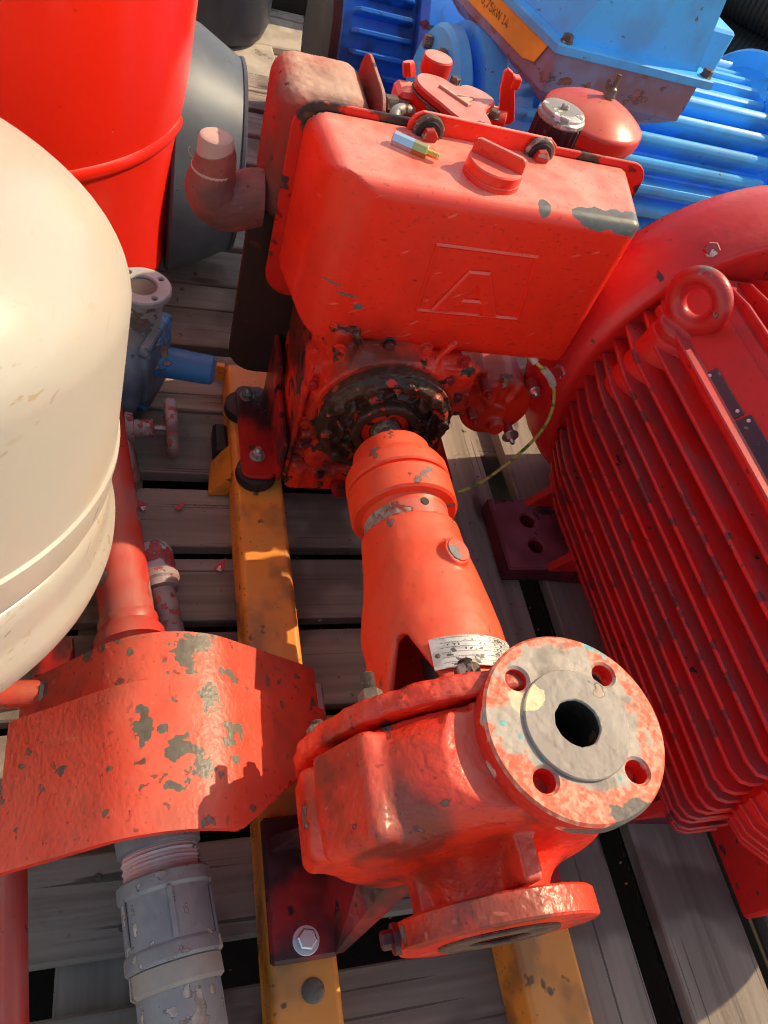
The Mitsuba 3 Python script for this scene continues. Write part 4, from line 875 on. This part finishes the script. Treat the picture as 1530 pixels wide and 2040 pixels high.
nt = add('paper_note', plate([(0, -.012), (.255, -.012), (.285, -.004), (.300, .026), (0, .026)], .0015, NO, nu, nv, nn, .0004), 'm_note', tb, smooth=False, label='orange note with handwritten marks on the terminal box')
tm = meshkit.text_mesh('0,75kW I4', .0125, .0004); tv = np.array(tm.vertices)
tvv = NO + nn * .0014 + nu * (.110 + tv[:, :1]) + nv * (.001 + tv[:, 1:2]) + nn * tv[:, 2:3]
add('handwriting', (tvv, np.array(tm.faces)), 'm_ink', nt, smooth=False)
# fan cowl with perforated cover
cw_ = add('fan_cowl', lathe(bA, (1, 0, 0), [(1.050, .20), (1.050, .226), (1.054, .230), (1.21, .226), (1.225, .215), (1.225, .208), (1.056, .212), (1.056, .20), (1.050, .20)], 90), 'm_blue', B, smooth=35, label='pale blue fan cowl ring at the motor end')
add('cowl_screw', hexhead(bA + V3(1.12, -.09, .212), unit(V3(0, -.39, .92)), .016, .006), 'm_blue', cw_)
add('cowl_arc', hull([(1.028, bA[1] - .05, bA[2] + .19), (1.036, bA[1] - .05, bA[2] + .19), (1.028, bA[1] - .16, bA[2] + .12), (1.036, bA[1] - .16, bA[2] + .12), (1.028, bA[1] - .12, bA[2] + .185), (1.036, bA[1] - .12, bA[2] + .185), (1.028, bA[1] - .05, bA[2] + .215), (1.036, bA[1] - .05, bA[2] + .215), (1.028, bA[1] - .10, bA[2] + .10), (1.036, bA[1] - .10, bA[2] + .10)]), 'm_blue', B, smooth=20)
ms = []
for i in range(26):
    z = .06 + i * .0125; ms.append(box((1.036, 1.046, z), (1.20, 1.049, z + .003), .0005))
for i in range(14):
    x = 1.036 + i * .0125; ms.append(box((x, 1.0445, .06), (x + .003, 1.0475, .39), .0005))
add('mesh_guard', cat(*ms), 'm_mesh', cw_, smooth=False, kind='stuff', label='pale wire mesh guard at the cowl edge')
add('motor_foot', box((.60, 1.07, .0005), (1.0, 1.45, .06), .004), 'm_blue', B)

# ------------------------------------------------------------------ darker blue motor behind that
D = thing('electric_motor', 'darker blue ribbed electric motor in the shade at the back', 'electric motor')
dA = V3(-.148, 1.70, .215)
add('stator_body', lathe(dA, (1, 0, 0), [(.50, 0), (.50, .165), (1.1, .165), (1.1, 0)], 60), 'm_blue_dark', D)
for i in range(18):
    a = math.radians(90 + i * 10.5); c, s = math.cos(a), math.sin(a); e1, e2 = V3(0, c, s), V3(0, -s, c)
    add('fin', plate([(.515, .15), (.515, .185), (.525, .193), (.625, .193), (.632, .185), (.632, .15)], .009, V3(dA[0], dA[1], dA[2]) - e2 * .0045, (1, 0, 0), e1, None, .002), 'm_blue_dark', D, smooth=25)
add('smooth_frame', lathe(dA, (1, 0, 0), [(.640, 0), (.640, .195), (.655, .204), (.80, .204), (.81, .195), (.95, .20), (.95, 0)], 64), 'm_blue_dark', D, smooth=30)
add('junction_block', box((.507, dA[1] - .235, .12), (.592, dA[1] - .12, .33), .006), 'm_blue_dark', D)
add('fan_end', lathe(dA, (1, 0, 0), [(.470, 0), (.470, .08), (.474, .120), (.484, .142), (.50, .150), (.505, .148), (.505, 0)], 60), 'm_rubber', D, smooth=35, label='black fan end of the darker blue motor')
add('lifting_lug', cat(box((.552, dA[1] - .05, .40), (.568, dA[1] + .03, .455), .004), cyl((.542, dA[1] - .02, .43), (.582, dA[1] - .02, .43), .014, 18)), 'm_steel', D)
add('motor_foot', box((.40, 1.52, .0005), (.80, 1.88, .05), .003), 'm_blue_dark', D)

# ------------------------------------------------------------------ black ribbed hose coil at the top right
hz = thing('ribbed_hose', 'thick black ribbed hose coiled behind the pale blue motor', 'hose')
def hose(c0, R, r, a0, a1, nr, z, tilt):
    k = nr * 4 + 1; a = np.radians(np.linspace(a0, a1, k)); P = np.stack([c0[0] + R * np.cos(a), c0[1] + R * np.sin(a), z + tilt * np.linspace(0, 1, k)], 1)
    return tube(P, r * (1 + .028 * np.array([(-1, 0, 1, 0)[i % 4] for i in range(k)])), 20)
for i, (z, R) in enumerate(((.07, .36), (.20, .37), (.335, .365), (.465, .36))):
    add('coil', hose((1.62, 1.98), R, .072, 150, 330, 110, z, .02), 'm_hose', hz, smooth=20)

# ------------------------------------------------------------------ tanks on the left
bo, bd = V3(-.311, .4155, 0), unit(V3(.079, .21, 1))       # the tank leans slightly away
BT = thing('pressure_tank', 'cream white domed pressure tank with scuffed top at the left edge', 'tank')
RB = .27
dome = [(.4775 + .12 * math.sin(a), RB * math.cos(a)) for a in np.linspace(0, PI / 2, 26)][1:-1]
add('shell', lathe(bo, bd, [(.30, RB - .012), (.31, RB - .003), (.318, RB), (.340, RB), (.342, RB + .0025), (.348, RB + .0025), (.350, RB), (.4775, RB)] + dome + [(.5975, 0)], 160), 'm_beige', BT, smooth=40)
add('skirt', lathe(bo, bd, [(.215, RB - .05), (.213, RB - .012), (.216, RB - .002), (.226, RB + .004), (.240, RB + .0065), (.252, RB + .006), (.262, RB + .001), (.270, RB - .001), (.288, RB - .0005), (.300, RB - .003), (.305, RB - .009), (.305, RB - .03)], 160), 'm_beige', BT, smooth=40, label='rolled cream skirt band of the tank')
add('base_ring', lathe(bo, (0, 0, 1), [(.0005, 0), (.0005, .16), (.24, .17), (.25, 0)], 60), 'm_beige', BT)
ro, rd_ = V3(-.321, 1.143, 0), unit(V3(.06, .042, 1))
RT = thing('pressure_tank', 'tall glossy red pressure tank with welded seam behind the cream one', 'tank')
RR = .36
bot = [(.119 - .16 * math.sin(a), RR * math.cos(a)) for a in np.linspace(.80, 0, 14)]
add('shell', lathe(ro, rd_, [(bot[0][0], 0)] + bot + [(.316, RR), (.318, RR + .003), (.322, RR + .0045), (.328, RR + .0045), (.332, RR + .002), (.334, RR), (1.15, RR), (1.25, .25), (1.28, 0)], 160), 'm_redgloss', RT, smooth=40)
# grey sheet steel drum lying on its side, its rim towards the engine
GD = thing('steel_cowl', 'blue grey sheet steel cowl lying on its side behind the red tank', 'cowl')
gd0, gdx = V3(.040, 1.217, .190), V3(1, 0, 0)
add('cone', lathe(gd0, gdx, [(-.004, .150), (0, .186), (.004, .190), (.040, .176), (.100, .1435), (.101, .1455), (.1055, .1455), (.1065, .143), (.1065, .138), (.098, .138), (.03, .165), (.0, .17)], 120), 'm_drum', GD, smooth=28)
add('inner_face', lathe(gd0, gdx, [(.02, 0), (.02, .16), (.03, .16), (.03, 0)], 60), 'm_navy', GD)
# dark navy vessel further back and black beam above it
single('navy_drum', lathe((.178, 2.54, GZ), (0, 0, 1), [(.002, 0), (.002, .13), (.02, .160), (.06, .175), (.50, .175), (.53, 0)], 72), 'm_navy', 'dark navy drum with rounded bottom standing behind the grey drum', 'drum')
single('black_beam', box((.10, 2.76, GZ + .001), (1.6, 2.95, .20), .006), 'm_black', 'black beam lying across the paving at the back', 'beam')
single('grey_board', cat(box((.268, 1.52, .0005), (.42, 1.83, .075), .003, rotz(-.10))), mat('m_board', paint((.26, .25, .21), (.2, .17, .13), 30, .7, dust_amt=0, grime=(.13, .12, .1), grime_amt=.6, gthr=.5), .8), 'thick grey board on the pallet left of the silencer', 'board')

# ------------------------------------------------------------------ small grey pump with square flange, blue shaft
GP = thing('pump', 'small blue grey pump with a round pipe flange, square plate and blue shaft', 'pump')
gy = .845
add('casing', snet(lambda P: smin(smin(s_cyl(P, (-.085, gy, .078), (.010, gy, .078), .064, .02), s_cyl(P, (.004, gy + .002, .08), (.004, gy + .002, .128), .037, .005), .02), s_box(P, (-.08, gy - .07, .005), (0, gy + .07, .05), .01), .02), (-.10, gy - .11, .002), (.03, gy + .11, .195), .0045), 'm_bluegrey', GP, smooth=45)
fq = V3(.004, gy + .012, .196)
add('riser', lathe(fq - V3(0, 0, .078), (0, 0, 1), [(0, 0), (0, .0300), (.004, .0300), (.005, .0280), (.062, .0272), (.068, .0285), (.069, 0)], 40), 'm_greypaint', GP)
add('pipe_flange', plate(circ((0, 0), .0385, 60), .010, fq - V3(0, 0, .010), b=.002, holes=[circ((0, 0), .019, 30)] + [circ((.0295 * math.cos(a), .0295 * math.sin(a)), .003, 12) for a in (.6, 2.2, 3.7, 5.3)]), 'm_greypaint', GP, smooth=25, label='pale grey round pipe flange')
add('flange_throat', lathe(fq - V3(0, 0, .010), (0, 0, 1), [(0, 0), (0, .0195), (.0065, .0195), (.0065, 0)], 30), 'm_navy', GP)
gn = unit(V3(.93, -.36, .0)); gu = V3(-gn[1], gn[0], 0); gc_ = V3(.024, gy - .006, .078)
sq = rrect(-.046, -.060, .046, .060, .010, 5)
add('square_plate', plate(sq, .014, gc_ - gn * .007, gu, (0, 0, 1), gn, .002, [circ((sx * .036, sy * .048), .0055, 14) for sx in (-1, 1) for sy in (-1, 1)]), 'm_bluegrey', GP, smooth=25, label='square blue grey plate with worn paint')
add('shaft', lathe(gc_ + gn * .007 + V3(0, 0, .006), unit(V3(.97, -.20, .05)), [(-.01, 0), (-.01, .0225), (.055, .0212), (.060, .0215), (.074, .0205), (.077, .018), (.077, 0)], 40), 'm_blue_shaft', GP, smooth=30, label='blue painted shaft stub')
# gate valve
GV = thing('gate_valve', 'small red gate valve with a handwheel beside the cream tank', 'valve')
vc = V3(-.012, .742, .042); vd = unit(V3(1, .06, .06))
add('bonnet', lathe(vc - vd * .02, vd, [(-.02, 0), (-.02, .028), (.010, .030), (.0105, .022), (.018, .020), (.020, .024), (.030, .022), (.031, .013), (.046, .012), (.047, 0)], 26), 'm_greyred', GV, smooth=30)
add('packing_nut', lathe(vc + vd * .026, vd, [(0, 0), (0, .0125), (.010, .013), (.0115, .011), (.0115, 0)], 6), 'm_greyred', GV)
add('stem', cyl(vc + vd * .036, vc + vd * .066, .0042, 14), 'm_steel', GV)
hw = vc + vd * .060
def wheel(P):
    q = P - hw; a = q @ vd; pu = frame(vd); x, y_ = q @ pu[0], q @ pu[1]; r = np.hypot(x, y_); an = np.arctan2(y_, x)
    d = np.hypot(r - .034 - .0022 * np.cos(6 * an), a * .8) - .0068
    for i in range(3): d = smin(d, s_cap(P, hw, hw + .034 * (math.cos(2.1 * i) * pu[0] + math.sin(2.1 * i) * pu[1]), .0042), .004)
    return smin(d, s_cyl(P, hw - vd * .006, hw + vd * .008, .009), .004)
add('handwheel', snet(wheel, hw - .046, hw + .046, .0024), 'm_greyred', GV, smooth=45, label='worn red handwheel')
single('disc', lathe((-.014, .688, .030), unit(V3(1, .1, .25)), [(0, 0), (0, .034), (.006, .036), (.012, .034), (.016, .026), (.0165, 0)], 36), 'm_greyred', 'dusty pink grey disc beside the long red pipe', 'disc')

# ------------------------------------------------------------------ long pipe through the red saddle
PL = thing('pipe_assembly', 'long red pipe continuing into grey threaded fittings under the red saddle', 'pipe')
p0, p1 = V3(-.050, .78, .062), V3(.055, .02, .058); pdir = unit(p1 - p0); at_ = lambda yy: p0 + (p1 - p0) * (.78 - yy) / .76
seg = lambda ya, yb, prof_, n=48: lathe(at_(ya), at_(yb) - at_(ya), prof_, n)
La = np.linalg.norm(at_(.78) - at_(.36))
add('red_pipe', seg(.78, .36, [(0, 0), (0, .0300), (La, .0300), (La, 0)]), 'm_pipered', PL, label='chipped red pipe section')
add('weld_collar', seg(.437, .395, [(0, .028), (.001, .0325), (.006, .0335), (.012, .0325), (.014, .034), (.022, .0385), (.034, .0405), (.036, .03)]), 'm_pipered', PL)
add('grey_collar', seg(.24, .186, [(0, 0), (0, .038), (.040, .0395), (.052, .0385), (.054, .034), (.054, 0)]), 'm_galv', PL)
tp = [(0, 0)] + [q for i in range(8) for q in ((i * .0036, .0358 + .0005 * rng.normal()), (i * .0036 + .0018, .0342 + .0004 * rng.normal()))] + [(.029, 0)]
add('thread_tape', seg(.188, .158, tp), 'm_tape', PL, smooth=35, label='white sealing tape around the pipe thread')
add('sleeve', cat(seg(.163, .089, [(0, 0), (0, .0415), (.002, .0428), (.013, .0428), (.016, .0405), (.058, .0405), (.061, .0425), (.071, .0432), (.0735, .041), (.0735, 0)], 56),
    *[hull([at_(yy) + V3(.0415 * math.cos(a + d) , 0, .0415 * math.sin(a + d)) * r for yy in (.148, .106) for d in (-.05, .05) for r in (1.0, 1.035)]) for a in (1.55, 2.7, .4)]), 'm_galv', PL, smooth=30, label='grey cast pipe sleeve')
add('ring_nut', seg(.091, .066, [(0, 0), (0, .0375), (.002, .0400), (.018, .0405), (.021, .037), (.024, 0)]), mat('m_galvpink', paint((.42, .34, .29), (.5, .27, .22), 22, .58, dust=(.6, .5, .42), dust_amt=.4, grime=(.22, .18, .15), grime_amt=.5, gthr=.5), .6, bump=bumpy(.002, 130, 3)), PL, smooth=30)
add('grey_pipe', seg(.070, -.06, [(0, 0), (0, .0365), (.14, .0365), (.14, 0)]), 'm_galv', PL)
# saddle: bent heavy sheet over the pipe
SD = thing('saddle', 'red arched steel saddle with large flaked grey patches over the pipe', 'saddle')
def arch(off=0.0, n=18, dl=0):
    cx, cz, R = .037, .106, .089 + off
    aL, aR = math.radians(127 + dl), math.radians(53)
    P = [(cx + R * math.cos(a), cz + R * math.sin(a)) for a in np.linspace(aR, aL, n)]
    tL, tR = V3(-math.sin(aL), math.cos(aL), 0)[:2], V3(math.sin(aR), -math.cos(aR), 0)[:2]
    eR = np.array(P[0]) + tR * .128; eL = np.array(P[-1]) + tL * .104
    return [tuple(eR)] + P + [tuple(eL)]
def archplate(off, th, y0f, y1f, ny=8, dl=0):
    a, b = np.array(arch(off, dl=dl)), np.array(arch(off + th, dl=dl)); n = len(a); V, F = [], []
    for k in range(ny + 1):
        t = k / ny
        for ring_ in (b, a):
            for (x, z) in ring_:
                V.append((x, y0f(x) + (y1f(x) - y0f(x)) * t, z))
    m = 2 * n
    for k in range(ny):
        for j in range(n - 1):
            for (o, flip) in ((0, False), (n, True)):
                q = (k * m + o + j, k * m + o + j + 1, (k + 1) * m + o + j + 1, (k + 1) * m + o + j)
                q = q[::-1] if flip else q
                F += [(q[0], q[1], q[2]), (q[0], q[2], q[3])]
        for j in (0, n - 1):
            q = (k * m + j, k * m + n + j, (k + 1) * m + n + j, (k + 1) * m + j); q = q if j == 0 else q[::-1]
            F += [(q[0], q[1], q[2])[::-1], (q[0], q[2], q[3])[::-1]]
    for k in (0, ny):
        for j in range(n - 1):
            q = (k * m + j, k * m + j + 1, k * m + n + j + 1, k * m + n + j); q = q[::-1] if k == 0 else q
            F += [(q[0], q[1], q[2]), (q[0], q[2], q[3])]
    return np.array(V), np.array(F)[:, ::-1]
add('saddle_plate', archplate(0, .008, lambda x: .168 + .20 * max(0, x - .092) + 1.2 * max(0, x - .14), lambda x: .300), 'm_guard', SD, smooth=28, label='upper saddle plate with flaked paint')
add('saddle_lug', box((.176, .286, .070), (.206, .342, .082), .002), 'm_galv', SD)
add('saddle_band', archplate(-.0070, .008, lambda x: .3012, lambda x: .350, dl=9), 'm_guard', SD, smooth=28)
# elbow pipe
EP = thing('elbow_pipe', 'short dusty pipe with a grey elbow end lying on the planks', 'pipe')
q0, q1 = V3(.026, .535, .036), V3(.052, .40, .030)
add('pipe_piece', tube([q0 + (q1 - q0) * .22, q1], .0160, 28), 'm_greyred', EP)
qd = unit(q1 - q0)
add('elbow', cat(snet(lambda P: smin(s_cap(P, q0, q0 + qd * .03, .0225), s_cap(P, q0, q0 + V3(-.03, .01, -.018), .021), .008), q0 - .05, q0 + .05, .003)), mat('m_elbowgrey', paint((.36, .36, .40), (.33, .05, .08), 40, .58, dust=(.48, .48, .52), dust_amt=.5, grime_amt=.15), .55), EP, smooth=45, label='grey elbow end')
add('elbow_rim', lathe(q0 + qd * .026, qd, [(0, .02), (0, .0238), (.003, .0250), (.009, .0248), (.012, .0225), (.020, .0215), (.022, .0165), (.022, .015)], 36), 'm_greyred', EP)
# post at the lower left edge, box section, hose end
single('post', tube([(-.1010, .215, .030), (-.0965, .17, .034), (-.086, .07, .040), (-.070, -.06, .045)], .0125, 20), 'm_pipered', 'thin chipped red tube at the lower left edge', 'tube')
single('red_block', cat(box((-.100, .377, .0005), (-.056, .420, .050), .002, rotz(.15)), box((-.098, .379, .0505), (-.058, .418, .056), .001, rotz(.15))), 'm_oilred', 'small dull red block under the cream tank', 'block')
HE = thing('red_pipe_stub', 'chipped red pipe stub with frayed hemp on its thread, below the cream tank', 'pipe stub')
h0, h1 = V3(-.19, .338, .105), V3(-.079, .333, .105); hd = unit(h1 - h0)
add('stub', cyl(h0, h1, .0135, 30), 'm_guard', HE)
add('thread', lathe(h1, hd, [(-.002, 0), (-.002, .0142), (.0015, .0142)] + [q for i in range(7) for q in ((.002 + i * .0021, .0118), (.003 + i * .0021, .0104))] + [(.0175, .009), (.0175, 0)], 28), mat('m_threads', paint((.45, .42, .38), (.2, .17, .14), 120, .6, dust_amt=0, grime_amt=.4), .5, metallic=.3), HE, smooth=25)
ms = []
for i in range(26):
    a = rng.uniform(PI * .9, PI * 2.1); st_ = h1 + hd * rng.uniform(.0, .017) + .0118 * V3(0, math.cos(a), math.sin(a)); dr1 = V3(rng.uniform(-.2, 1), rng.normal(-.4, .4), rng.normal(-.2, .5)); L = rng.uniform(.006, .017)
    ms.append(tube(spline([st_, st_ + dr1 * L * .4 + rng.normal(0, .002, 3), st_ + dr1 * L + rng.normal(0, .003, 3)], 8), .00045, 5))
add('hemp_fibres', cat(*ms), 'm_hemp', HE, kind='stuff', smooth=False, label='frayed hemp fibres')
# paint chips and crumbs on the planks
for (x, y_, s, lab) in ((.0095, .643, .0125, 'curled red paint flake nearest the long red pipe'), (.0605, .641, .0085, 'small red paint flake between the long pipe and the left rail'), (.1005, .530, .013, 'long narrow red paint flake beside the elbow pipe')):
    k = 7; a = np.sort(rng.uniform(0, 2 * PI, k)); el_ = 2.6 if s == .013 else 1.25; P = np.stack([s * np.cos(a) * .55, s * np.sin(a) * el_ * .9], 1) * rng.uniform(.8, 1.1, (k, 1))
    ro = rotz(-.7 if s != .0125 else .6)[:2, :2]; P = P @ ro.T
    m = plate(P, .0010, (0, 0, 0), b=.0002); v = m[0]; v[:, 2] += .0012 + 22 * (v[:, 0] ** 2) + 8 * np.abs(v[:, 1]) * .01
    single('paint_flake', (v + V3(x, y_, .0006), m[1]), 'm_chip', lab, 'paint flake', smooth=False)
# thin white string hooked over the tailpipe
single('string', tube(spline([(0.0842, 0.81, 0.4214), (0.0814, 0.822, 0.4232), (0.074, 0.83, 0.4197), (0.0665, 0.835, 0.4145), (0.0628, 0.835, 0.408), (0.0628, 0.835, 0.4004), (0.0591, 0.835, 0.3927), (0.0541, 0.835, 0.3942), (0.0493, 0.835, 0.4009), (0.05, 0.835, 0.4057)], 50), .0008, 8), 'm_string', 'thin white string hooked behind the exhaust tailpipe', 'string')

gm = []
for i in range(420):
    x, y_ = rng.uniform(-.10, .44), rng.uniform(.05, 1.0)
    if rng.random() < .35: x, y_ = rng.uniform(.45, .62), rng.uniform(.10, .78)
    r = rng.uniform(.0006, .0022); P = rng.normal(0, 1, (9, 3)); P *= r / np.linalg.norm(P, axis=1)[:, None] * V3(1.4, 1, .6)
    v, f = hull(P); gm.append((v + V3(x, y_, .0004 - v[:, 2].min() * .6), f))
add('grit', cat(*gm), mat('m_grit', paint((.20, .15, .12), (.45, .08, .06), 60, .5, dust_amt=.1, grime_amt=.3), .9), None, smooth=False, kind='stuff')
labels['grit'].update({'label': 'scattered grit and crumbs on the pallet planks', 'category': 'grit'})
